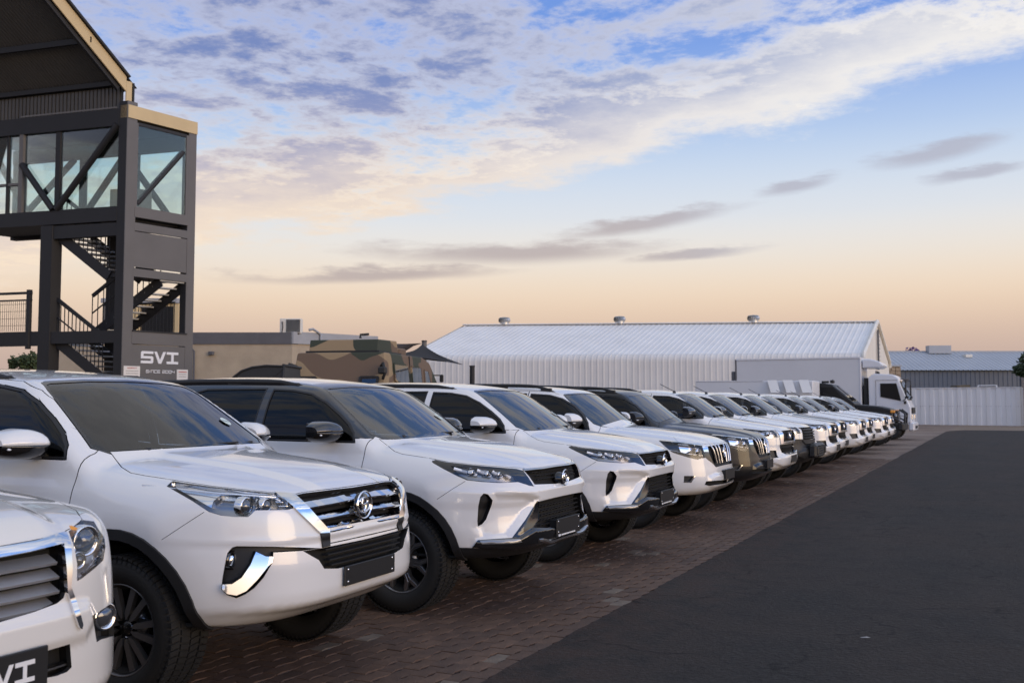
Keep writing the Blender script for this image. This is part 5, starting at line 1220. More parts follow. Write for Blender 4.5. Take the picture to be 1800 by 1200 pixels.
tbox('parapet', -.045, .20, .0, 2.0, 8.58, 8.90, 'cream')
# front (left) face beams and glazing
for z0, z1, t1, s0 in ((3.02, 3.32, 2.17, .02), (5.66, 5.98, 2.17, .02), (6.02, 6.38, 5.6, -.01), (8.40, 8.82, 5.6, -.01)): tbox('beam', .24, t1, s0, s0 + .18, z0, z1, 'steel')
tbox('soffit_light_strip', .3, 3.2, -.03, -.01, 8.83, 8.87, 'panel')
tbox('mullion', 2.02, 2.16, .03, .12, 6.38, 8.40, 'steel'); tbox('mullion', 3.14, 3.26, .0, .14, 6.38, 8.40, 'panel'); tbox('mullion', 3.62, 3.68, .03, .10, 6.38, 8.40, 'steel'); tbox('transom', 3.26, 5.6, .03, .10, 7.10, 7.16, 'panel'); tbox('mullion', 4.6, 4.7, .03, .12, 6.38, 8.40, 'steel')
for t0, t1 in ((.24, 2.02), (2.16, 3.14), (3.26, 3.62), (3.68, 4.6), (4.7, 5.6)): tbox('glass_pane', t0, t1, .07, .082, 6.38, 8.40, 'winglass')
def brace(p, q, r_=.085): b = MB(); b.tube([p, q], r_, 'steel', 12); tpart('brace', b)
brace(tw(.28, .0, 8.42), tw(2.05, .0, 6.40), .08); brace(tw(3.16, .0, 7.62), tw(2.16, .0, 6.40), .08); brace(tw(3.3, .3, 6.42), tw(4.6, .3, 8.3))
# back of the room: its own frame, braces and panes
for t0, t1 in ((1.62, 1.78), (3.3, 3.44), (5.5, 5.66)): tbox('rear_mullion', t0, t1, 1.80, 1.92, 6.38, 8.5, 'steel')
tbox('rear_beam', .2, 5.66, 1.78, 1.95, 6.02, 6.36, 'steel'); tbox('rear_beam', .2, 5.66, 1.78, 1.95, 8.15, 8.52, 'steel')
for t0, t1 in ((.2, 1.62), (1.78, 3.3), (3.44, 5.5)): tbox('rear_pane', t0, t1, 1.86, 1.872, 6.38, 8.15, 'winglass')
brace(tw(1.85, 1.7, 8.1), tw(.5, 1.7, 6.42), .085); brace(tw(3.25, 1.7, 6.42), tw(1.9, 1.7, 8.1), .085); brace(tw(3.5, 1.7, 8.1), tw(5.4, 1.7, 6.42), .085)
tbox('floor_slab', .26, 5.6, .2, 1.76, 6.10, 6.22, 'steel'); tbox('ceiling', .10, 5.6, .2, 1.95, 8.53, 8.555, 'corrug')
brace(tw(.06, .36, 6.48), tw(.06, 1.66, 8.05), .075)
tbox('bench', .85, 1.55, 1.0, 1.4, 6.22, 7.05, 'timber'); tbox('bench_end', .70, .84, 1.0, 1.4, 6.22, 7.02, 'panel')
# canopy roof flaring up towards the yard
def roof_z(s_): return 9.60 - .86 * s_
def canopy():
    b = MB(); n = 64; ts = np.linspace(.13, 6.2, n + 1)
    for i in range(n):                                                  # corrugated sheet seen from below
        t0, t1 = ts[i], ts[i + 1]; tm = (t0 + t1) / 2; dz = -.025
        for (a_, c_, za, zb) in ((t0, tm, 0, dz), (tm, t1, dz, 0)):
            b.add([tw(a_, .3, roof_z(.3) + za), tw(c_, .3, roof_z(.3) + zb), tw(c_, -4.6, roof_z(-4.6) + zb), tw(a_, -4.6, roof_z(-4.6) + za)], [(0, 1, 2, 3)], 'corrug')
    tpart('canopy_soffit', b)
    b = MB(); b.add([tw(.10, .35, roof_z(.35) + .10), tw(6.2, .35, roof_z(.35) + .10), tw(6.2, -4.6, roof_z(-4.6) + .10), tw(.10, -4.6, roof_z(-4.6) + .10)], [(0, 1, 2, 3)], 'fascia'); tpart('canopy_sheet', b)
    b = MB(); z = lambda s_: roof_z(s_)
    b.add([tw(.13, .05, z(.05) - .30), tw(.13, -4.6, z(-4.6) - .30), tw(.13, -4.6, z(-4.6) + .06), tw(.13, .05, z(.05) + .06), tw(.10, .05, z(.05) - .30), tw(.10, -4.6, z(-4.6) - .30), tw(.10, -4.6, z(-4.6) + .06), tw(.10, .05, z(.05) + .06)],
          [(0, 1, 2, 3), (7, 6, 5, 4), (0, 4, 5, 1), (3, 2, 6, 7), (0, 3, 7, 4), (1, 5, 6, 2)], 'cream'); tpart('verge_board', b)
    b = MB(); b.bar(tw(.07, .10, z(.1) + .10), tw(.07, -4.6, z(-4.6) + .10), .10, .05, 'steel'); tpart('verge_flashing', b)
    b = MB(); b.bar(tw(.24, .0, z(0) - .22), tw(.24, -4.6, z(-4.6) - .22), .10, .28, 'steel'); tpart('rafter', b)
    for s_ in (-.9, -2.4, -3.9): b = MB(); b.bar(tw(.1, s_, z(s_) - .10), tw(6.1, s_, z(s_) - .10), .07, .14, 'steel'); tpart('purlin', b)
canopy()
tbox('end_board', .095, .128, .052, .20, 8.93, 9.52, 'cream'); tbox('gutter_end', .07, .16, .21, .25, 8.95, 9.50, 'steel')
for k in range(46): tbox('clerestory_rib', .35 + k * .115, .35 + k * .115 + .075, .10, .13, 8.84, 9.40, 'corrug')
tbox('clerestory_sheet', .3, 5.6, .135, .16, 8.83, 9.44, 'corrug'); tbox('eaves_beam', .2, 5.6, -.02, .13, 9.42, 9.54, 'steel')
# stairs
def flight(t0, z0, t1, z1, s_, w=.95, rail=True, n=7):
    for q in (s_, s_ + w): b = MB(); b.bar(tw(t0, q, z0 - .1), tw(t1, q, z1 - .1), .04, .26, 'steel'); tpart('stringer', b)
    for k in range(n):
        f = (k + .5) / n; t, z = t0 + (t1 - t0) * f, z0 + (z1 - z0) * f; b = MB(); b.bar(tw(t, s_ + .02, z), tw(t, s_ + w - .02, z), .24, .035, 'galv'); tpart('tread', b)
    if rail:
        for q in (s_,):
            b = MB(); b.bar(tw(t0, q, z0 + .95), tw(t1, q, z1 + .95), .05, .09, 'steel'); tpart('handrail', b)
            b = MB(); b.bar(tw(t0, q, z0 + .5), tw(t1, q, z1 + .5), .03, .03, 'steel')
            for k in range(13): f = k / 12; t, z = t0 + (t1 - t0) * f, z0 + (z1 - z0) * f; b.bar(tw(t, q, z), tw(t, q, z + .95), .018, .018, 'steel')
            tpart('balustrade', b)['kind'] = 'stuff'
flight(2.15, 3.2, .75, 2.25, .18); flight(.75, 1.9, 2.15, .3, 1.0, .8, False); flight(2.1, 3.36, .05, 4.72, 1.08, .75, True, 9); flight(.62, 4.78, 2.2, 5.9, .18, .9, True, 8)
tbox('landing', .05, .75, .2, 1.8, 4.66, 4.74, 'steel'); tbox('landing', 2.0, 2.5, .2, 1.8, 3.2, 3.28, 'steel'); tbox('landing', .05, .75, .2, 1.8, 2.1, 2.2, 'steel'); tbox('stair_back_panel', .1, .62, .9, .94, 4.8, 5.66, 'steel'); tbox('stair_back_panel', .26, .9, .95, 1.0, 0, 3.0, 'steel')
# walkway to the left with a mesh balustrade
tbox('walkway_beam', 2.5, 7, .02, .16, 2.98, 3.34, 'steel'); tbox('walkway_deck', 2.5, 7, .16, 1.9, 3.24, 3.32, 'steel')
for t in (2.78, 5.2): tbox('rail_post', t, t + .09, -.02, .06, 2.9, 4.40, 'steel')
for z0 in (4.32, 4.14): b = MB(); b.bar(tw(2.75, .02, z0), tw(7, .02, z0), .06, .06 if z0 > 4.2 else .035, 'steel'); tpart('top_rail', b)
b = MB()
for k in range(64): t = 2.88 + k * .065; b.bar(tw(t, .03, 3.36), tw(t, .03, 4.13), .008, .008, 'steel')
for k in range(4): b.bar(tw(2.86, .03, 3.5 + k * .18), tw(7, .03, 3.5 + k * .18), .008, .008, 'steel')
tpart('rail_mesh', b)['kind'] = 'stuff'
b = MB(); b.bar(tw(.4, 1.85, 4.15), tw(2.6, 1.85, 4.15), .05, .05, 'steel')
for k in range(20): t = .4 + k * .11; b.bar(tw(t, 1.85, 3.3), tw(t, 1.85, 4.15), .014, .014, 'steel')
tpart('rear_balustrade', b)['kind'] = 'stuff'
# writing on the sign panel
def face(u, v): return tw(-.018, .26 + u, v)
b = MB(); svi(b, .30, 'wtext', lambda u, v: face(.80 + u * 1.06, 2.68 + v), -DL * .012); tpart('sign_letters', b)
def on_face(me, u, v, off=.02, sx=1.0):
    ez = -DL; ex = DR; me.transform(Matrix(((ex.x * sx, 0, ez.x, 0), (ex.y * sx, 0, ez.y, 0), (0, 1, 0, 0), (0, 0, 0, 1)))); p = tw(0, .26 + u, v) - T0 + ez * off; me.transform(Matrix.Translation(p)); return me
def since():
    G_ = {'S': [[(1, 1), (0, 1), (0, .5), (1, .5), (1, 0), (0, 0)]], 'I': [[(.5, 0), (.5, 1)]], 'N': [[(0, 0), (0, 1), (1, 1), (1, 0)]], 'C': [[(1, 1), (0, 1), (0, 0), (1, 0)]], 'E': [[(1, 1), (0, 1), (0, 0), (1, 0)], [(0, .5), (.9, .5)]],
          '2': [[(0, 1), (1, 1), (1, .5), (0, .5), (0, 0), (1, 0)]], '0': [[(0, 0), (0, 1), (1, 1), (1, 0), (0, 0)]], '4': [[(0, 1), (0, .5), (1, .5)], [(1, 1), (1, 0)]]}
    u = .40; w, h_ = .066, .062
    for ch in 'SINCE 2004':
        if ch == ' ': u += .05; continue
        ww = w if ch != 'I' else .02; b = MB()
        for ln in G_[ch]:
            for (x0, y0), (x1, y1) in zip(ln[:-1], ln[1:]):
                e = .007 * (1 if abs(x1 - x0) > abs(y1 - y0) else 0); sg = 1 if x1 > x0 else -1
                b.bar(tw(-.022, .26 + u + x0 * ww - e * sg, 2.30 + y0 * h_), tw(-.022, .26 + u + x1 * ww + e * sg, 2.30 + y1 * h_), .006, .014, 'wtext', up=(0, 0, 1)) if e else b.bar(tw(-.022, .26 + u + x0 * ww, 2.30 + y0 * h_), tw(-.022, .26 + u + x1 * ww, 2.30 + y1 * h_), .014, .006, 'wtext', up=tuple(DL))
        tpart('sign_character', b); u += ww + .026
since()
for (u0, u1, v0, v1, top, lines) in ((-.22, .22, 2.12, 2.45, 'INDEMNITY', 3), (1.28, 1.60, 2.07, 2.40, '', 2)):
    b = MB(); A = [tw(-.018, .26 + u, v) for u, v in ((u0, v0), (u1, v0), (u1, v1), (u0, v1))]; b.add(A + [p - DL * .014 for p in A], [(4, 5, 6, 7), (0, 1, 5, 4), (1, 2, 6, 5), (2, 3, 7, 6), (3, 0, 4, 7)], 'paper'); nb = tpart('notice_board', b)
    if top: link('notice_lettering', on_face(text_mesh(top, .05, 'redink', .001, 'notice_lettering'), (u0 + u1) / 2, v1 - .05, .034), tower)
    if not top: bb = MB(); bb.bar(tw(0, .26 + u0 + .04, v1 - .06) - DL * .034, tw(0, .26 + u1 - .04, v1 - .06) - DL * .034, .003, .02, 'redink'); tpart('notice_heading', bb)
    for k in range(lines): bb = MB(); p, q = tw(0, .26 + u0 + .05, v1 - .12 - k * .06) - DL * -.0, tw(0, .26 + u1 - .05, v1 - .12 - k * .06); bb.bar(p - DL * .034, q - DL * .034, .003, .012, 'greyink'); tpart('notice_line', bb)

# ---------------- flat-roofed beige building
B0 = Vector((*rd(-8.18, 37.0), 0)); BL = Vector((-CA, -SA, 0)); BR = Vector((.342, .94, 0)); bb_ = empty('office_building', B0); tag(bb_, 'beige flat-roofed building with a grey fascia beside the stair tower', 'building')
def bw(l_, r_, z): return B0 + BL * l_ + BR * r_ + UP * z
def bpart(name, mb, parent=None): me = mb.mesh(name); me.transform(Matrix.Translation(-B0)); return link(name, me, parent or bb_)
def bbox(name, l0, l1, r0, r1, z0, z1, m_, parent=None):
    b = MB(); vs = [bw(l_, r_, z) for z in (z0, z1) for l_, r_ in ((l0, r0), (l1, r0), (l1, r1), (l0, r1))]
    b.add(vs, [(0, 1, 2, 3), (7, 6, 5, 4), (4, 5, 1, 0), (5, 6, 2, 1), (6, 7, 3, 2), (7, 4, 0, 3)], m_); return bpart(name, b, parent)
bbox('wall', 0, 9.2, 0, 3.75, 0, 3.75, 'wallbeige'); bbox('roof_fascia', -.04, 9.25, -.06, .2, 3.72, 4.16, 'fascia'); bbox('roof_fascia', -.10, .0, -.06, 3.8, 3.74, 4.19, 'greyroof'); bbox('roof_deck', 0, 9.2, .2, 3.75, 4.0, 4.1, 'fascia')  # dark front and paler right fascia: shaded and sunny side put into colour
b = MB(); b.tube([bw(3.55, -.10, z) for z in (0, 1.5, 2.9, 3.45)] + [bw(3.65, -.10, 3.58), bw(5.2, -.10, 3.60)], .035, 'fascia', 8); bpart('downpipe', b)
b = MB(); b.tube([bw(-.16, 1.05, 3.0), bw(-.16, 1.05, 4.15), bw(-.14, .72, 4.32), bw(-.1, .6, 4.28)], .05, 'greyroof', 8); bpart('vent_pipe', b)
b = MB(); b.box(bw(2.9, -.12, 3.38), (.22, .12, .14), 'fascia', bev=.02); b.bar(bw(2.9, 0, 3.42), bw(2.9, -.12, 3.40), .04, .04, 'steel'); bpart('flood_light', b)
b = MB(); b.box(bw(5.0, -.1, 3.55), (.16, .14, .1), 'panel', bev=.02); bpart('camera_housing', b)
D_ = 1.2
bbox('plant_wall', 3.9 + D_, 6.6 + D_, 1.0, 1.15, 4.1, 5.30, 'cream'); bbox('plant_roof', 3.92 + D_, 6.8 + D_, .82, 1.2, 5.32, 5.50, 'greyroof'); bbox('plant_jamb', 3.92 + D_, 4.1 + D_, .9, .99, 4.1, 5.30, 'cream'); bbox('plant_jamb', 5.4 + D_, 5.75 + D_, .8, .99, 4.1, 5.30, 'cream'); bbox('plant_side', 5.78 + D_, 6.6 + D_, .7, .95, 4.1, 5.30, 'panel')
for k in range(15): bbox('louvre_slat', 4.10 + D_, 5.40 + D_, .93, .985, 4.12 + k * .07, 4.165 + k * .07, 'steel')
bbox('louvre_back', 4.1 + D_, 5.4 + D_, .99, .998, 4.1, 5.2, 'dark')
def aircon():
    P_ = bw(.35, .35, 4.12); o = empty('air_conditioner', P_, R(26.06)); tag(o, 'cream air conditioner condenser standing on the beige building roof', 'air conditioner')
    b = MB(); b.box((0, 0, .29), (.80, .32, .56), 'shedend', bev=.02); b.build('casing', o)
    for k in range(12): b = MB(); b.box((.10, -.172, .06 + k * .041), (.52, .012, .014), 'galv'); b.build('grille_bar', o)
    b = MB(); b.box((.10, -.163, .29), (.52, .004, .48), 'dark'); b.build('fan_opening', o)
    b = MB(); b.tube([(-.30, -.18, .45), (-.26, -.26, .25), (-.30, -.22, .02)], .02, 'plastic', 6); b.build('pipe', o)
    for x in (-.3, .3): b = MB(); b.box((x, 0, .0), (.06, .34, .04), 'steel'); b.build('foot', o)
aircon()

# ---------------- long white shed
S0 = Vector((*rd(19.75, 56.0), 0)); SL = Vector((*rd(-26.2, 2.7), 0)); SLn = SL.normalized(); SW = Vector((0, 1, 0)); LEN, WID = SL.length, 14.7; EV, RG = 4.33, 6.60
shed = empty('warehouse', S0); tag(shed, 'long white corrugated shed with a pitched roof and rounded eaves', 'warehouse')
def swp(l_, w, z): return SLn * l_ + SW * w + UP * z
def corr_strip(p, along, n, pitch, depth, prof, nrm):
    """Trapezoid sheet: profile points swept, ribs standing proud by depth."""
    b = []
    return b
def shed_build():
    prof = [(-.0, 0)] + [(0, EV - .42)]
    for k in range(1, 7): a = math.pi / 2 * k / 6; prof.append((.42 - .42 * math.cos(a), EV - .42 + .50 * math.sin(a) * .9))
    e = prof[-1]; prof.append((WID / 2, RG))
    pitch = .34; n = int(LEN / pitch)
    def side(sgn):
        for (k0, k1, nm, m_) in ((0, 1, 'wall_sheets', 'shedwall'), (1, 7, 'eaves_sheets', 'shedwall'), (7, 8, 'roof_sheets', 'shedroof')):
            b = MB(); pts = prof[k0:k1 + 1]
            for i in range(n):
                l0 = i * pitch
                seg = [(0, 0), (.20, 0), (.24, .022), (.30, .022), (.34, 0)]
                for (u0, d0), (u1, d1) in zip(seg[:-1], seg[1:]):
                    vs = []; fs = []
                    for j, (w, z) in enumerate(pts):
                        j0, j1 = max(0, j - 1), min(len(pts) - 1, j + 1); tx, tz = pts[j1][0] - pts[j0][0], pts[j1][1] - pts[j0][1]; L_ = math.hypot(tx, tz); nx, nz = -tz / L_, tx / L_
                        for u, d in ((u0, d0), (u1, d1)):
                            ww, zz = w + nx * d, z + nz * d
                            vs.append(swp(l0 + u, ww if sgn > 0 else WID - ww, zz))
                    for j in range(len(pts) - 1): a = 2 * j; q = (a, a + 2, a + 3, a + 1); fs.append(q if sgn > 0 else q[::-1])
                    b.add(vs, fs, m_, smooth=False)
            o = b.build(nm, shed); o['kind'] = 'stuff'
    side(1); side(-1)
    b = MB(); pl = [(w, z) for w, z in prof] + [(WID - w, z) for w, z in prof[::-1][1:]]
    A = [swp(-.01, w, z) for w, z in pl]; b.add(A, [tuple(range(len(A)))], 'shedend'); b.build('gable_wall', shed); b = MB(); B_ = [swp(LEN, w, z) for w, z in pl]; b.add(B_, [tuple(range(len(B_)))[::-1]], 'shedend'); b.build('gable_wall', shed)
    for sg in (0, 1):
        b = MB(); pts = [swp(-.06, w if sg == 0 else WID - w, z + .05) for w, z in prof[1:]]; b.tube(pts, .13, 'shedend', 6, smooth=False); b.build('verge_trim', shed)
    b = MB(); b.bar(swp(0, WID / 2, RG + .05), swp(LEN, WID / 2, RG + .05), .5, .06, 'shedroof'); b.build('ridge_cap', shed)
    for (w0, w1, z0, z1, m_) in ((6.4, 8.2, .0, 3.5, 'dark'), (9.6, 12.2, .0, 3.0, 'dark'), (6.0, 6.4, .0, 3.5, 'fascia'), (7.4, 12.6, 3.0, 3.2, 'fascia')):
        b = MB(); vs = [swp(l_, w, z) for l_ in (-.05, -.02) for w, z in ((w0, z0), (w1, z0), (w1, z1), (w0, z1))]; b.add(vs, [(0, 1, 2, 3), (7, 6, 5, 4), (0, 4, 5, 1), (1, 5, 6, 2), (2, 6, 7, 3), (3, 7, 4, 0)], m_); b.build('door_opening' if m_ == 'dark' else 'door_frame', shed)
    b = MB(); b.bar(swp(-.12, 7.0, 3.6), swp(-.12, 7.0, 6.1), .18, .10, 'fascia', up=(1, 0, 0)); b.build('ladder_rail', shed)
    for k in range(9): b = MB(); b.box(swp(-.14, 7.6, 3.7 + .25 * k), (.02, .4, .04), 'fascia'); b.build('ladder_rung', shed)
shed.location = S0; shed_build()
for i, px in enumerate((7.6, 16.1, 23.6)):
    P_ = S0 + swp(px, WID / 2, RG + .02); o = empty('roof_ventilator', P_); tag(o, ['turbine ventilator on the shed ridge nearest its gable end', 'turbine ventilator in the middle of the shed ridge', 'turbine ventilator on the shed ridge nearest the camouflaged vehicle'][i], 'ventilator', 'turbine ventilators on the shed ridge')
    b = MB(); b.lathe([(.30, 0), (.30, .18)], 'galv', 20); b.build('neck', o)
    for k in range(20):
        t = 2 * math.pi * k / 20; b = MB(); a0, a1 = t, t + .20
        b.add([(.30 * math.cos(a0), .30 * math.sin(a0), .17), (.36 * math.cos(a1), .36 * math.sin(a1), .17), (.40 * math.cos(a1), .40 * math.sin(a1), .30), (.36 * math.cos(a0), .36 * math.sin(a0), .30), (.36 * math.cos(a1), .36 * math.sin(a1), .43), (.30 * math.cos(a0), .30 * math.sin(a0), .43)], [(0, 1, 2, 3), (3, 2, 4, 5)], 'galv'); b.build('vane', o)
    b = MB(); b.lathe([(.36, .43), (.30, .48), (.0, .52)], 'galv', 20); b.build('cap', o)

# ---------------- white sheet fence across the end of the yard
F0, F1 = Vector((-16.0, 79.0, 0)), Vector((1.35, 74.6, 0)); fd = (F1 - F0).normalized(); fn = Vector((fd.y, -fd.x, 0))
fence = empty('sheet_fence', F0); tag(fence, 'white corrugated sheet fence closing off the far end of the lane', 'fence'); FL = (F1 - F0).length; k = 0; x = 0.
pm = MB(); pw = .62
for (u0, d0), (u1, d1) in (((0, 0), (.14, 0)), ((.14, 0), (.18, .05)), ((.18, .05), (.44, .05)), ((.44, .05), (.48, 0)), ((.48, 0), (.62, 0))): pm.add([fd * u0 + fn * d0, fd * u1 + fn * d1, fd * u1 + fn * d1 + UP * 2.55, fd * u0 + fn * d0 + UP * 2.55], [(0, 1, 2, 3)], 'white_sheet')
for u in (.16, .31, .46): pm.box(fd * u + fn * .055 + UP * 1.30, (.03, .03, .03), 'fascia')
pme = pm.mesh('fence_sheet')
while x < FL - .3: o = link('fence_sheet', pme, fence, fd * x); x += pw
b = MB(); b.bar(fn * .03 + UP * 2.57, fd * FL + fn * .03 + UP * 2.57, .10, .05, 'white_sheet'); b.build('cap_rail', fence)
b = MB(); b.box((0, 0, 1.45), (.9, .5, 2.9), 'cream', bev=.02); b.box((0, 0, 2.93), (1.0, .6, .08), 'wallbeige', bev=.02); tag(b.build('gate_pillar', None, (1.95, 74.3, 0)), 'beige plastered pillar at the right end of the white fence', 'pillar')
b = MB(); b.bar((2.45, 74.2, 1.1), (30, 69, 1.1), .25, 2.2, 'wallbeige'); b.bar((2.45, 74.2, 2.25), (30, 69, 2.25), .35, .1, 'wallbeige'); tag(b.build('garden_wall'), 'low beige wall running on to the right from the pillar', 'wall')
def white_rail():
    o = empty('rack_frame', Vector((-.75, 77.0, 2.4)), math.atan2(fd.y, fd.x)); tag(o, 'white steel rack frame showing above the white fence', 'rack')
    b = MB(); b.bar((-.6, 0, .35), (.6, 0, .35), .06, .06, 'white_sheet'); b.build('top_bar', o)
    for s_ in (-1, 1): b = MB(); b.bar((s_ * .6, 0, .35), (s_ * .75, 0, -2.4), .06, .06, 'white_sheet'); b.build('leg', o)
white_rail()

# ---------------- grey workshop beyond the fence
G0 = Vector((*rd(31.5, 86.0), 0)); ga = empty('workshop', G0); tag(ga, 'blue grey workshop with a pale sheet roof beyond the white fence', 'building')
GD = Vector((CA, SA, 0)); GN = Vector((-SA, CA, 0))
def gp(u, w, z): return GD * u + GN * w + UP * z
def gbox(name, u0, u1, w0, w1, z0, z1, m_, par=None):
    b = MB(); vs = [gp(u, w, z) for z in (z0, z1) for u, w in ((u0, w0), (u1, w0), (u1, w1), (u0, w1))]; b.add(vs, [(3, 2, 1, 0), (4, 5, 6, 7), (0, 1, 5, 4), (1, 2, 6, 5), (2, 3, 7, 6), (3, 0, 4, 7)], m_); return b.build(name, par or ga)
gbox('wall', -.5, 24, 0, 10, 0, 4.40, 'bluegrey')
rb_ = MB()
for k in range(62):
    u = -.6 + k * .40
    for (u0, z0), (u1, z1) in (((0, 0), (.26, 0)), ((.26, 0), (.30, .04)), ((.30, .04), (.36, .04)), ((.36, .04), (.40, 0))):
        rb_.add([gp(u + u0, -.4, 4.32 + z0), gp(u + u1, -.4, 4.32 + z1), gp(u + u1, 5, 6.15 + z1), gp(u + u0, 5, 6.15 + z0)], [(0, 1, 2, 3)], 'lightgrey')
        rb_.add([gp(u + u0, -.03 - z0, .2), gp(u + u1, -.03 - z1, .2), gp(u + u1, -.03 - z1, 4.40), gp(u + u0, -.03 - z0, 4.40)], [(0, 1, 2, 3)], 'bluegrey')
rb_.build('sheeting', ga)['kind'] = 'stuff'
gbox('ridge', -.6, 24, 4.9, 5.2, 6.12, 6.26, 'lightgrey'); gbox('skylight', 6.4, 8.4, 4.3, 5.1, 6.0, 6.72, 'lightgrey'); gbox('roof_hatch', 9.2, 9.8, 3.2, 3.9, 5.6, 5.85, 'shedend')
gbox('door', 1.2, 2.3, -.12, -.06, 0, 3.35, 'steel'); gbox('door_hood', .9, 2.6, -.5, -.06, 3.4, 3.6, 'fascia'); gbox('door', 12.4, 15, -.12, -.06, 0, 3.7, 'fascia'); gbox('wall_sign', 11.6, 11.95, -.12, -.09, 2.3, 2.75, 'paper')
# ---------------- stone boundary wall with single stones
W0 = Vector((*rd(27.6, 76.0), 0)); sw = empty('stone_wall', W0, R(26.06)); tag(sw, 'brown sandstone wall standing behind the white truck cab', 'wall')
b = MB(); b.box((1.0, .3, 2.15), (2.1, .5, 4.3), 'stone'); b.build('core', sw)
b = MB(); b.box((1.0, .28, 4.36), (2.3, .7, .12), 'lightgrey'); b.build('coping', sw)
z = .05
while z < 4.25:
    h_ = random.uniform(.22, .36); x = -.05
    if z + h_ > 4.29: h_ = 4.29 - z
    while x < 2.05:
        w = random.uniform(.28, .55); w = min(w, 2.07 - x)
        if w > .06: b = MB(); b.box((x + w / 2, 0, z + h_ / 2), (w - .02, .10 + random.uniform(0, .05), h_ - .02), 'stone', bev=.02); b.build('stone', sw)
        x += w
    z += h_

# ---------------- shade sails
def sail(name, label, pts, sag, m_):
    A = [Vector(p) for p in pts]; n = 10; b = MB(); vs = []; idx = {}; 
    for i in range(n + 1):
        for j in range(n + 1 - i):
            u, v = i / n, j / n; w = 1 - u - v; p = A[0] * w + A[1] * u + A[2] * v; c = (A[0] + A[1] + A[2]) / 3
            pull = 1.6 * (u * v * (1 - w) + u * w * (1 - v) + v * w * (1 - u)) ; edge = min(u, v, w)
            p = p + (c - p) * .28 * max(0, 1 - edge * 6) * 4 * max(u * v, v * w, u * w); p.z -= sag * 27 * u * v * w; idx[i, j] = len(vs); vs.append(p - A[0])
    m_n = len(vs); fs = []
    for i in range(n):
        for j in range(n - i):
            fs.append((idx[i, j], idx[i + 1, j], idx[i, j + 1]))
            if j < n - i - 1: fs.append((idx[i + 1, j], idx[i + 1, j + 1], idx[i, j + 1]))
    fs += [tuple(q + m_n for q in f[::-1]) for f in fs]; vs += [p - Vector((0, 0, .006)) for p in vs]
    b.add(vs, fs, m_, True); return tag(b.build(name, None, A[0]), label, 'shade sail', 'shade sails between the buildings')
M['sailblack'] = mat('black_shade_net', (.012, .012, .013), .85); M['sailgrey'] = mat('grey_shade_net', (.20, .20, .23), .85)
q = lambda px, py, Z: Vector((*rd((px - 900) / 1750 * Z, Z), 1.56 + (707 - py) / 1750 * Z))
sail('shade_sail', 'black triangular shade sail hung from a pole behind the camouflaged vehicle', [q(742, 605, 34), q(815, 641, 33), q(686, 624, 30)], .10, 'sailblack')
sail('shade_sail', 'grey shade sail behind the black one, next to the beige building', [q(663, 601, 40), q(742, 603, 34), q(700, 622, 44)], .2, 'sailgrey')
for (px, py, Z, lb) in ((745.5, 599, 34.1, 'steel pole holding up the black shade sail'), (830, 643, 33.0, 'short dark pole in front of the white shed wall'), (665, 598, 40.3, 'pole behind the beige building carrying the grey shade sail')):
    p = q(px, py, Z); b = MB(); b.tube([(0, 0, 0), (0, 0, p.z)], .085, 'panel' if Z > 33.5 else 'steel', 12); b.lathe([(.0, p.z + .02), (.095, p.z + .015), (.095, p.z - .03)], 'steel', 12); tag(b.build('sail_pole', None, (p.x, p.y, 0)), lb, 'pole', 'poles of the shade sails')
# ---------------- low boundary wall and hill at the far left
b = MB(); P_ = [Vector((*rd(-52, 82), 0)), Vector((*rd(-34, 82), 0))]; b.bar(P_[0] + UP * 1.9, P_[1] + UP * 1.9, .4, 3.8, 'wallbeige'); b.bar(P_[0] + UP * 3.9, P_[1] + UP * 3.9, .6, .2, 'shedwall'); tag(b.build('boundary_wall'), 'pale boundary wall far away to the left of the stair tower', 'wall')
M['hill'] = mat('bushveld_hill', (.085, .08, .075), .95, var=.3, vscale=.02)
hl = MB(); vs = []; n = 40
for i in range(n + 1):
    r_ = -1500 + i * 2600 / n
    for d, z in ((1050, -5), (1100, 22 + 6 * math.sin(i * .6)), (1300, 46 + 10 * math.sin(i * .33 + 1) - (0 if i < 14 else min(44, (i - 14) * 6)))): vs.append((*rd(r_, d), z if i < 30 else min(z, 4)))
hl.add(vs, [(3 * i + j, 3 * i + 3 + j, 3 * i + 4 + j, 3 * i + 1 + j) for i in range(n) for j in (0, 1)], 'hill', True); tag(hl.build('hill'), kind='structure')

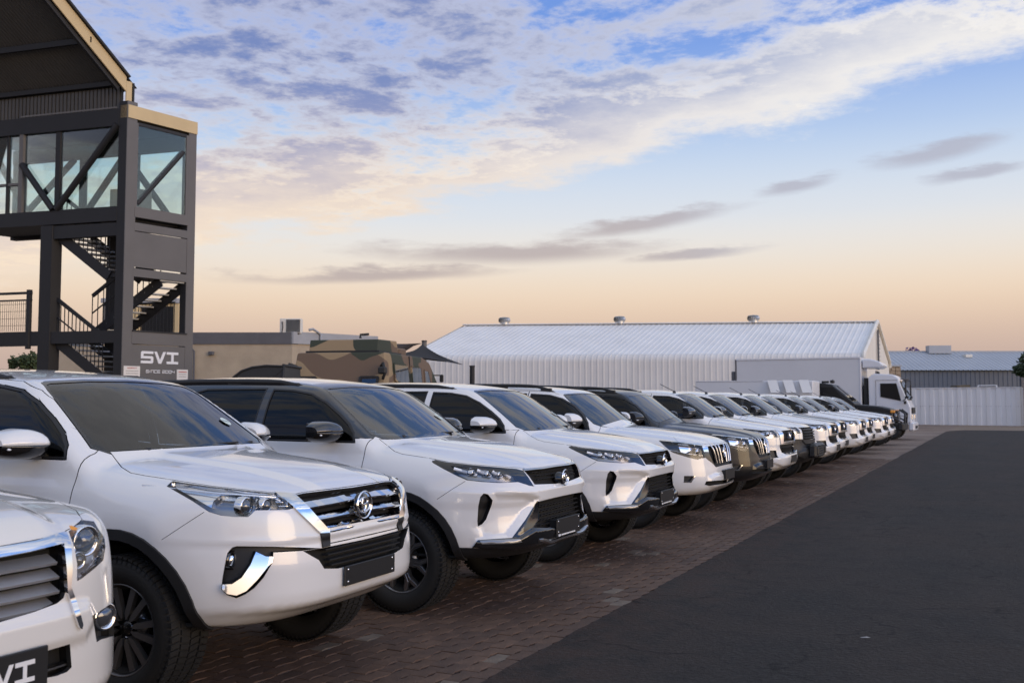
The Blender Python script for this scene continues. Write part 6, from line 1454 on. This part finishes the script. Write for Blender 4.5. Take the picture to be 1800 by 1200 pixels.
# ---------------- trees
def leafmat(name, c): return mat(name, c, .7, var=.35, vscale=1.5)
M['leafdark'] = leafmat('dark_leaves', (.025, .045, .016)); M['leafmid'] = leafmat('green_leaves', (.05, .075, .025)); M['leafpurple'] = leafmat('purple_blossom', (.17, .10, .28)); M['bark'] = mat('bark', (.09, .065, .045), .9, bump=.5, bscale=20)
def tree(label, loc, h, crown_r, m_, n=1500, trunk=.18, squash=.8, ls=.16):
    o = empty('tree', loc); tag(o, label, 'tree', 'trees around the yard'); t = MB(); t.tube([(0, 0, 0), (.05 * h * .2, 0, h * .35), (0, .04 * h * .3, h * .6)], [trunk, trunk * .8, trunk * .55], 'bark', 8)
    cl = []
    for k in range(9):
        a = k * 2.4; rr = crown_r * random.uniform(.35, .75); c = Vector((math.cos(a) * rr, math.sin(a) * rr, h * .55 + random.uniform(.1, .42) * h)); cl.append((c, crown_r * random.uniform(.32, .5))); t.tube([(0, 0, h * .5), c * .6 + Vector((0, 0, h * .22)), c], [trunk * .5, trunk * .3, trunk * .1], 'bark', 6)
    t.build('trunk', o); b = MB()
    for _ in range(n):
        c, r_ = random.choice(cl); v = Vector((random.gauss(0, 1), random.gauss(0, 1), random.gauss(0, 1))).normalized() * r_ * random.uniform(.5, 1.05); v.z *= squash; p = c + v
        a = Vector((random.gauss(0, 1), random.gauss(0, 1), random.gauss(0, .6))).normalized(); e = a.cross(Vector((random.gauss(0, 1), random.gauss(0, 1), random.gauss(0, 1)))).normalized(); s_ = ls * random.uniform(.6, 1.4)
        b.add([p - a * s_, p + e * s_ * .5, p + a * s_, p - e * s_ * .5], [(0, 1, 2, 3)], m_)
    b.build('crown', o)
g_ = lambda px, Z: (*rd((px - 900) / 1750 * Z, Z), 0)
tree('tall dark tree at the right edge behind the beige pillar', g_(1826, 80), 5.6, 2.0, 'leafdark', 2600, ls=.17)
tree('purple flowering tree showing above the grey workshop roof', g_(1614, 112), 7.5, 1.9, 'leafpurple', 900, ls=.22)
for i, (px, Z, h_, lb) in enumerate(((33, 98, 6.3, 'slim young tree left of the stair tower, nearest the picture edge'), (53, 96, 6.1, 'slim young tree just left of the stair tower column'), (102, 120, 6.0, 'round tree seen between the stair tower columns'), (2, 120, 5.2, 'bushy tree at the left picture edge under the walkway'))): tree(lb, g_(px, Z), h_, 1.1 if i < 2 else 2.4, 'leafmid' if i < 2 else 'leafdark', 700, .1, 1.5 if i < 2 else .8, ls=.2)
# ================================================================ the row of parked vehicles
WH['six'] = wheel_proto('wheel', style='six'); WH['y6'] = wheel_proto('wheel', style='y6')
def place(c, x, y, rz, label, cat='car', group='vehicles parked in the long row'):
    r = c.root if isinstance(c, Car) else c
    r.location = (x, y, 0); r.rotation_euler = (0, 0, rz); tag(r, label, cat, group); return r
def recolour(root, frm, to, only=None):
    """Give a copied car its own paint."""
    for ch in root.children_recursive:
        if ch.type != 'MESH' or (only and ch.name.split('.')[0] not in only): continue
        if any(m_ and m_.name == M[frm].name for m_ in ch.data.materials):
            ch.data = ch.data.copy()
            for i, m_ in enumerate(ch.data.materials):
                if m_ and m_.name == M[frm].name: ch.data.materials[i] = M[to]
lx = lexus('luxury_suv', 'pearl'); place(lx, -3.98, 2.25, 0, 'pearl white luxury SUV cut off by the bottom left corner, chrome barred grille', 'SUV')
c1 = fortuner('suv', 'white', 'white', False); place(c1, -4.16, 4.68, .04, 'large white SUV in front with chrome V grille strips and white mirror', 'SUV')
c2 = fortuner('suv', 'white', 'blackpaint', True); place(c2, -4.04, 7.24, 0, 'white SUV with black roof, black mirror and honeycomb lower grille', 'SUV')
def unblack(root): recolour(root, 'blackpaint', 'white')
c3 = copy_tree(c2.root); unblack(c3); place(c3, -4.06, 9.88, .01, 'white SUV with white roof and honeycomb grille beside the black roofed one', 'SUV')
c4 = prado('suv', 'white', 'white'); place(c4, -4.12, 12.72, 0, 'white SUV with vertical chrome grille bars and black roof rails', 'SUV')
c5 = copy_tree(c4.root); recolour(c5, 'white', 'greypaint'); place(c5, -4.10, 15.09, .01, 'dark grey SUV with vertical chrome grille bars', 'SUV')
h1 = hilux('pickup', 'white', True); place(h1, -4.19, 17.36, 0, 'white pickup parked right beside the dark grey SUV', 'pickup')
h2 = hilux('pickup', 'white', True, steel=True); place(h2, -4.22, 19.60, 0, 'white pickup with a black steel replacement front bumper', 'pickup')
pl = [(22.14, 'white pickup just beyond the one with the black bumper', None), (24.70, 'white pickup with a dark bonnet', 'blackpaint'), (27.26, 'white pickup just beyond the dark bonneted one', None),
      (29.80, 'white pickup, third from the far end of the row of pickups', None), (32.70, 'white pickup, second to last of the row of pickups', None), (35.40, 'last white pickup of the row, beside the black armoured truck', None)]
for i, (y, lb, bn) in enumerate(pl):
    h = copy_tree(h1.root)
    if bn: recolour(h, 'white', bn, ('bonnet',))
    place(h, -4.19 + (.06, -.10, .05, -.05, .08, .02)[i], y, (.008, -.006, .01, 0, -.01, .006)[i], lb, 'pickup')
for w in WH.values():
    for ch in list(w.children): bpy.data.objects.remove(ch)
    bpy.data.objects.remove(w)
# ================================================================ other vehicles
def camo(nt, b):
    tc = nt.nodes.new('ShaderNodeTexCoord').outputs['Object']
    mp = nt.nodes.new('ShaderNodeMapping'); mp.inputs['Rotation'].default_value = (.5, .7, .2); nt.links.new(tc, mp.inputs[0])
    a = _noise(nt, mp.outputs[0], 1.15, 1.2, .4); mp2 = nt.nodes.new('ShaderNodeMapping'); mp2.inputs['Location'].default_value = (5.3, 2.1, 7.7); nt.links.new(tc, mp2.inputs[0]); c = _noise(nt, mp2.outputs[0], 1.0, 1.2, .4)
    def step(f, t):
        m_ = nt.nodes.new('ShaderNodeMath'); m_.operation = 'GREATER_THAN'; nt.links.new(f, m_.inputs[0]); m_.inputs[1].default_value = t; return m_.outputs[0]
    col = _mixc(nt, step(a, .53), (.30, .215, .12, 1), (.145, .095, .06, 1)); col = _mixc(nt, step(c, .51), col, (.038, .045, .027, 1))
    nt.links.new(col, b.inputs['Base Color'])
M['camo'] = nodes_mat('camouflage_paint', camo, .7)
M['armglass'] = glassmat('armoured_glass', (.45, .62, .60), .55, ior=1.9)
M['satinblack'] = mat('satin_black_armour', (.012, .012, .013), .38, spec=.35)
M['darkglass'] = mat('dark_vehicle_glass', (.012, .013, .015), .2, spec=.12)
M['matteblack'] = mat('matt_black', (.014, .014, .015), .6)
M['truckwhite'] = mat('truck_white', (.68, .70, .74), .4, coat=.4, var=.02)
M['boxgrey'] = mat('box_body_white', (.62, .63, .65), .5, var=.03, vscale=.8)
M['hull'] = mat('rusty_hull', (.10, .085, .06), .85, var=.4, vscale=4)
def hull(name, prof, w, m_, parent, taper=0., bev=.0, y0=0.):
    """Side profile (x, z) given width w; upper points lean in by taper per metre of height above the first point's z."""
    b = MB(); zb = min(p[1] for p in prof); A = []; B_ = []
    for x, z in prof: e = taper * max(0, z - zb - .9); A.append((x, y0 - w / 2 + e, z)); B_.append((x, y0 + w / 2 - e, z))
    n = len(prof); ar = sum(prof[i][0] * prof[(i + 1) % n][1] - prof[(i + 1) % n][0] * prof[i][1] for i in range(n)); A, B_ = (A, B_) if ar > 0 else (A[::-1], B_[::-1])
    b.add(A + B_, [tuple(range(n)), tuple(range(2 * n - 1, n - 1, -1))] + [((i + 1) % n, i, n + i, n + (i + 1) % n) for i in range(n)], m_)
    o = b.build(name, parent)
    if bev:
        bm = bmesh.new(); bm.from_mesh(o.data); bmesh.ops.bevel(bm, geom=bm.edges[:], offset=bev, segments=3, affect='EDGES', profile=.6, clamp_overlap=True); bm.to_mesh(o.data); bm.free()
    return o
def wheel_simple(parent, x, y, z, r_, w, m_='galv'):
    b = MB(); sg = -1 if y < 0 else 1
    b.lathe([(.0, -sg * .02), (r_ * .2, -sg * .02), (r_ * .25, .02 * sg), (r_ * .5, 0.0)], m_, 20, (0, sg * w * .3, 0), 'y'); o = b.build('wheel', parent, (x, y, z))
    t = MB(); h = w / 2; t.lathe([(r_ * .5, -h * .8), (r_ * .62, -h), (r_ * .9, -h), (r_, -h * .75), (r_, h * .75), (r_ * .9, h), (r_ * .62, h), (r_ * .5, h * .8)], 'rubber', 32, axis='y')
    for k in range(28):
        a = 2 * math.pi * k / 28; ca, sa = math.cos(a), math.sin(a); t.box((r_ * sa, 0, r_ * ca), (.05, w * .9, .03), 'rubber', Matrix.Rotation(a, 3, 'Y'))
    t.build('tyre', o); return o
def quad(mb, P_, n, m_, d=.012):
    n = Vector(n).normalized(); A = [Vector(p) for p in P_]; B_ = [p + n * d for p in A]; k = len(A)
    mb.add(A + B_, [tuple(range(k, 2 * k)), tuple(range(k))[::-1]] + [(i, (i + 1) % k, k + (i + 1) % k, k + i) for i in range(k)], m_)

# ---------------- camouflaged armoured carrier, seen from behind (x forward)
cv = empty('armoured_carrier', (*rd(-4.05, 23.0), 0), R(90 + 14)); cv.scale = (1.06, 1.06, 1.04); tag(cv, 'camouflaged armoured personnel carrier standing behind the row of SUVs', 'armoured vehicle')
W_ = 2.24
o = hull('hull', [(0, .75), (-.05, 1.5), (.22, 2.62), (3.0, 2.62), (3.55, 2.50), (4.15, 1.95), (5.4, 1.80), (5.5, .85)], W_, 'camo', cv, taper=.10, bev=.04)
hull('roof_hatch', [(.35, 2.62), (.42, 2.92), (1.65, 2.95), (1.8, 2.62)], 1.62, 'camo', cv, bev=.03)
hull('hatch_lip', [(.30, 2.625), (.30, 2.665), (1.85, 2.665), (1.85, 2.625)], 1.72, 'matteblack', cv)
b = MB(); b.box((2.3, -.5, 2.72), (.5, .5, .18), 'camo', bev=.03); b.build('periscope_housing', cv)
ys = lambda z: W_ / 2 - .10 * max(0, z - .75 - .9)
for (x0, x1, z0, z1, z0b) in ((.75, 1.75, 2.0, 2.38, 1.82), (2.0, 2.75, 1.78, 2.36, 1.70), (3.0, 3.62, 1.72, 2.30, 1.72)):
    for sg in (-1, 1):
        b = MB(); P_ = [(x0, sg * (ys(z0) + .006), z0), (x1, sg * (ys(z0b) + .006), z0b), (x1 - (.3 if x0 > 2.9 else 0), sg * (ys(z1) + .006), z1), (x0, sg * (ys(z1) + .006), z1)]; P_ = P_ if sg < 0 else P_[::-1]
        quad(b, [Vector(p) for p in P_], (0, sg, .1), 'armglass', .01); wn = b.build('window', cv)
        f = MB()
        for i in range(4): f.bar(P_[i], P_[(i + 1) % 4], .04, .03, 'camo', up=(0, 1, 0))
        f.build('frame', wn)
for x in (1.88, ): b = MB(); b.bar((x, -ys(1) - .01, .95), (x, -ys(2.6) - .012, 2.6), .02, .03, 'matteblack', up=(0, 1, 0)); b.build('door_seam', cv)
for sy, wv in ((-.72, .16), (.72, .16)):                                                     # rear-face windows and fittings
    b = MB(); xr = lambda z: -.05 + .27 * max(0, z - 1.5) / 1.12
    quad(b, [(xr(1.55) - .005, sy + wv, 1.55), (xr(1.55) - .005, sy - wv, 1.55), (xr(2.02) - .005, sy - wv, 2.02), (xr(2.02) - .005, sy + wv, 2.02)], (-1, 0, .2), 'armglass' if sy < 0 else 'gloss', .01); wn = b.build('rear_window', cv)
    f = MB(); P_ = [(xr(z) - .02, sy + e * (wv + .04), z) for z, e in ((1.51, 1), (1.51, -1), (2.06, -1), (2.06, 1))]
    for i in range(4): f.bar(P_[i], P_[(i + 1) % 4], .05, .05, 'matteblack', up=(1, 0, 0))
    f.build('frame', wn)
b = MB(); b.bar((-.06, -.03, .8), (-.08, -.03, 1.5), .02, .02, 'matteblack'); b.tube([(-.14, -.1, 1.58), (-.18, 0, 1.70), (-.14, .15, 1.66), (-.14, .2, 1.55)], .03, 'matteblack', 8); b.build('door_latch', cv)
for sy in (-1, 1):
    b = MB(); b.tube([(.1, sy * .98, 2.30), (-.05, sy * 1.08, 2.36), (-.1, sy * 1.14, 2.14), (.0, sy * 1.06, 2.02)], .035, 'matteblack', 8); b.box((-.08, sy * 1.08, 2.20), (.14, .18, .16), 'matteblack', bev=.03); b.build('rear_lamp_cluster', cv)
b = MB(); b.tube([(.5, -.35, 2.95), (.5, -.35, 3.03), (.62, -.50, 3.05)], .03, 'matteblack', 8); b.build('hatch_handle', cv)
b = MB(); b.bar((3.9, -1.02, 2.2), (4.0, -1.2, 2.2), .03, .03, 'matteblack'); b.box((4.0, -1.22, 2.12), (.05, .10, .20), 'matteblack', bev=.02); b.build('wing_mirror', cv)
b = MB(); quad(b, [(2.98, -ys(1.75) - .02, 1.66), (3.14, -ys(1.75) - .02, 1.66), (3.14, -ys(2) - .02, 1.98), (2.98, -ys(2) - .02, 1.98)], (0, -1, 0), 'wtext', .01); pl_ = b.build('number_board', cv)
for x in (.9, 4.4):
    for sy in (-1, 1): wheel_simple(cv, x, sy * .95, .52, .52, .34, 'camo')
# ---------------- black canopied vehicle behind the second SUV
bc = empty('canopy_trailer', (*rd(-4.65, 18.2), 0), R(26)); tag(bc, 'black trailer with a rounded canopy, its top showing above the black roofed SUV', 'trailer')
cp = [(-.52, 1.9), (-.44, 2.02), (-.30, 2.13), (-.10, 2.20), (.15, 2.23), (.46, 2.22), (.47, 1.9)]
b = MB(); b.prism(cp, (0, 0, 0), (1, 0, 0), (0, 0, 1), (0, 1, 0), 1.5, 'plastic'); b.build('canopy', bc)
b = MB(); b.tube([(x, -.01, z) for x, z in cp[:-1]], .02, 'matteblack', 8); b.build('hoop', bc); b = MB(); b.tube([(.47, -.01, 1.9), (.47, -.01, 2.24), (.47, 1.5, 2.24)], .025, 'matteblack', 8); b.build('tail_frame', bc)
b = MB(); b.bar((.47, 0, 2.2), (.30, 0, 2.05), .04, .03, 'matteblack', up=(0, 1, 0)); b.build('strut', bc)
b = MB(); b.box((-.02, .75, 1.2), (1.0, 1.5, 1.38), 'matteblack', bev=.04); b.build('body', bc); b = MB(); b.bar((0, 1.5, .6), (0, 2.6, .55), .1, .1, 'steel'); b.build('drawbar', bc)
for sx in (-1, 1):
    w_ = wheel_simple(bc, sx * .60, .75, .34, .34, .2); w_.rotation_euler = (0, 0, R(90))

# ---------------- black armoured pickup at the end of the row
ap = empty('armoured_pickup', (-5.35, 39.4, 0)); tag(ap, 'black armoured pickup with a long bonnet beside the last white pickup', 'armoured vehicle')
hull('cab', [(-3.0, 1.0), (-3.0, 2.25), (-.55, 2.28), (-.25, 2.22), (.55, 1.52), (.5, 1.0)], 1.86, 'satinblack', ap, taper=.16, bev=.04)
hull('bonnet', [(.40, .85), (.42, 1.50), (1.35, 1.42), (1.80, 1.32), (1.92, .85)], 1.62, 'satinblack', ap, bev=.06)
hull('load_body', [(-4.6, .9), (-4.6, 2.1), (-3.02, 2.24), (-3.02, .9)], 1.84, 'satinblack', ap, taper=.1, bev=.03)
for sy in (-1, 1): hull('front_wing', [(.5, .80), (.5, 1.16), (.8, 1.28), (1.75, 1.18), (1.92, .98), (1.9, .80)], .34, 'satinblack', ap, bev=.05, y0=sy * .82)
zs = lambda z: .93 - .16 * max(0, z - 1.9)
b = MB(); quad(b, [(.47, -.78, 1.60), (.47, .78, 1.60), (-.18, .70, 2.16), (-.18, -.70, 2.16)], (.66, 0, .75), 'armglass', .008); b.build('windscreen', ap)
b = MB(); b.bar((.46, 0, 1.61), (-.19, 0, 2.17), .05, .04, 'matteblack', up=(.66, 0, .75)); b.build('screen_pillar', ap)
for (x0, x1, x2) in ((.22, -.95, -.20), (-1.05, -2.0, -1.05)):
    for sy in (-1, 1): b = MB(); P_ = [(x0, sy * zs(1.6), 1.60), (x1, sy * zs(1.6), 1.60), (x1, sy * zs(2.1), 2.12), (x2, sy * zs(2.1), 2.12)]; quad(b, P_ if sy > 0 else P_[::-1], (0, sy, .1), 'darkglass', .012); b.build('window', ap)
for k in range(6): b = MB(); b.box((-.5 - k * .42, -.72, 2.32), (.26, .05, .08), 'matteblack', bev=.01); b.build('roof_fitting', ap)
b = MB(); b.box((-.3, -.35, 2.34), (.14, .30, .12), 'matteblack', bev=.03); b.bar((-.3, -.35, 2.28), (-.3, -.2, 2.42), .02, .02, 'matteblack'); b.build('roof_lamp', ap)
b = MB(); b.box((1.96, 0, 1.08), (.06, 1.06, .36), 'matteblack', bev=.01)
for k in range(5): b.box((2.0, 0, .94 + k * .07), (.03, .9, .03), 'gloss')
b.build('grille', ap)
for sy in (-1, 1):
    b = MB(); b.lathe([(0, .04), (.08, .03), (.10, 0), (.105, -.04)], 'lensball', 18, (1.95, sy * .68, 1.06), 'x'); b.build('headlight', ap); b = MB(); b.box((1.86, sy * .90, 1.23), (.16, .14, .10), 'amber', bev=.02); b.build('indicator_lamp', ap)
b = MB(); b.box((2.12, 0, .68), (.22, 1.9, .28), 'matteblack', bev=.05)
for sy in (-1, 1): b.tube([(2.2, sy * .45, .60), (2.24, sy * .45, 1.15), (2.05, sy * .45, 1.30)], .035, 'matteblack', 8); b.tube([(2.1, sy * .9, .62), (2.16, sy * .95, .85), (1.9, sy * .98, 1.0)], .03, 'matteblack', 8)
b.tube([(2.24, -.45, 1.05), (2.24, .45, 1.05)], .03, 'matteblack', 8); b.build('bull_bar', ap)
for x in (1.25, -2.6):
    for sy in (-1, 1): wheel_simple(ap, x, sy * .80, .43, .43, .28, 'matteblack')

# ---------------- white box truck
bt = empty('box_truck', (-5.0, 45.7, 0)); tag(bt, 'white cab-over box truck at the far end of the row', 'truck')
o = hull('cab', [(0.02, .75), (0.0, 2.62), (.22, 2.78), (.98, 2.74), (1.18, 2.60), (1.58, 1.55), (1.66, 1.35), (1.68, .70)], 2.10, 'truckwhite', bt, taper=.03, bev=.06)
b = MB(); quad(b, [(1.56, -.95, 1.66), (1.56, .95, 1.66), (1.25, .90, 2.48), (1.25, -.90, 2.48)], (.93, 0, .36), 'armglass', .02); b.build('windscreen', bt)
for sy in (-1, 1):
    b = MB(); P_ = [(1.30, sy * 1.055, 1.62), (.48, sy * 1.055, 1.80), (.48, sy * 1.042, 2.36), (1.12, sy * 1.042, 2.36)]; quad(b, P_ if sy > 0 else P_[::-1], (0, sy, 0), 'darkglass', .012); wn = b.build('window', bt)
    b = MB()
    for u0, u1 in (((.30, 1.0), (.30, 2.5)), ((.30, 2.5), (1.15, 2.5)), ((.30, 1.0), (1.38, 1.0))): b.bar((u0[0], sy * 1.056, u0[1]), (u1[0], sy * 1.056, u1[1]), .012, .012, 'fascia')
    b.build('door_seam', bt); b = MB(); b.box((.55, sy * 1.07, 1.30), (.22, .03, .05), 'matteblack', bev=.01); b.build('door_handle', bt)
    b = MB(); b.tube([(1.28, sy * 1.02, 2.55), (1.50, sy * 1.26, 2.50), (1.52, sy * 1.26, 1.75), (1.36, sy * 1.03, 1.62)], .02, 'matteblack', 8); b.box((1.50, sy * 1.28, 2.08), (.06, .20, .46), 'matteblack', bev=.02); b.box((1.46, sy * 1.20, 1.56), (.10, .16, .14), 'matteblack', bev=.03); b.build('wing_mirror', bt)
    b = MB(); b.box((1.52, sy * 1.045, 1.78), (.14, .03, .08), 'matteblack', bev=.01); b.build('side_lamp', bt); b = MB(); b.box((1.68, sy * .72, .95), (.06, .34, .22), 'reflector', bev=.02); b.build('headlight', bt)
b = MB(); b.box((1.70, 0, 1.22), (.04, 1.4, .26), 'matteblack', bev=.01); b.build('grille', bt)
b = MB(); b.box((1.68, 0, .55), (.22, 2.1, .36), 'truckwhite', bev=.05); b.box((1.80, 0, .52), (.02, 1.0, .12), 'matteblack'); b.build('bumper', bt)
b = MB(); b.box((-2.95, 0, 2.24), (5.3, 2.2, 2.44), 'boxgrey', bev=.03); b.build('box_body', bt)
for x in (-.30, -5.62): b = MB(); b.box((x, 0, 2.24), (.06, 2.24, 2.48), 'truckwhite' if x > -1 else 'fascia', bev=.01); b.build('box_frame', bt)
b = MB(); b.bar((-5.6, -1.11, 3.47), (-.3, -1.11, 3.47), .04, .06, 'truckwhite'); b.build('top_rail', bt); b = MB(); b.bar((-5.6, -1.11, 1.04), (-.3, -1.11, 1.04), .05, .10, 'fascia'); b.build('bottom_rail', bt)
b = MB(); b.box((-5.75, -.9, 2.7), (.16, .3, .5), 'fascia', bev=.02); b.build('rear_fitting', bt)
b = MB(); b.box((-.14, 0, 1.5), (.12, 1.9, 1.6), 'matteblack', bev=.02); b.tube([(-.1, -.85, .8), (-.1, -.85, 2.6)], .09, 'matteblack', 10); b.build('air_intake', bt)
hull('wind_deflector', [(-.24, 3.02), (-.22, 3.40), (.05, 3.42), (.45, 3.30), (.62, 3.12), (.45, 3.02)], 1.9, 'truckwhite', bt, bev=.07)
b = MB(); b.box((-2.4, 0, .85), (6.6, .8, .22), 'matteblack'); b.build('chassis', bt)
for x in (.85, -3.6):
    for sy in (-1, 1): wheel_simple(bt, x, sy * .93, .42, .42, .26)
# ---------------- white box trailer with flaps, behind the pickups
wt = empty('box_trailer', (-8.15, 37.55, 0)); tag(wt, 'low white box trailer with three tilted flaps behind the white pickups', 'trailer')
b = MB(); b.box((0, 0, 1.43), (4.3, 1.5, 1.82), 'boxgrey', bev=.03); b.build('box_body', wt); b = MB(); b.bar((-2.15, -.74, 2.35), (.4, -.74, 2.35), .05, .03, 'truckwhite'); b.build('top_rail', wt)
for k in range(3):
    x = .72 + k * .56; b = MB(); quad(b, [(x, -1.02, 1.90), (x + .34, -1.02, 1.90), (x + .16, -.77, 2.36), (x - .18, -.77, 2.36)], (0, -.88, .47), 'shedroof', .02); b.build('flap', wt)
for x in (-.9, .1):
    for sy in (-1, 1): wheel_simple(wt, x, sy * .70, .36, .36, .22)
# ---------------- weathered hulls beyond the fence
for i, (px, Z, w, h_, lb) in enumerate(((1688, 82, 1.7, 2.95, 'rusty vehicle hull standing beyond the white fence'), (1648, 84, 2.6, 2.3, 'low dark wreck to the left of the rusty hull beyond the fence'))):
    p = rd((px - 900) / 1750 * Z, Z); e = empty('scrap_hull', (*p, 0), R(26)); tag(e, lb, 'wreck')
    hull('body', [(-w / 2, .4), (-w / 2 - .05, h_ - .75), (-w / 2 + .2, h_ - .5), (w / 2 - .2, h_ - .5), (w / 2, h_ - .8), (w / 2, .4)], 1.6, 'hull', e, bev=.05); hull('turret', [(-w * .34, h_ - .5), (-w * .36, h_), (w * .3, h_ + .06), (w * .36, h_ - .5)], 1.2, 'hull', e, bev=.06)
    for x in (-w * .3, w * .3): wheel_simple(e, x, -.8, .45, .45, .25, 'matteblack')
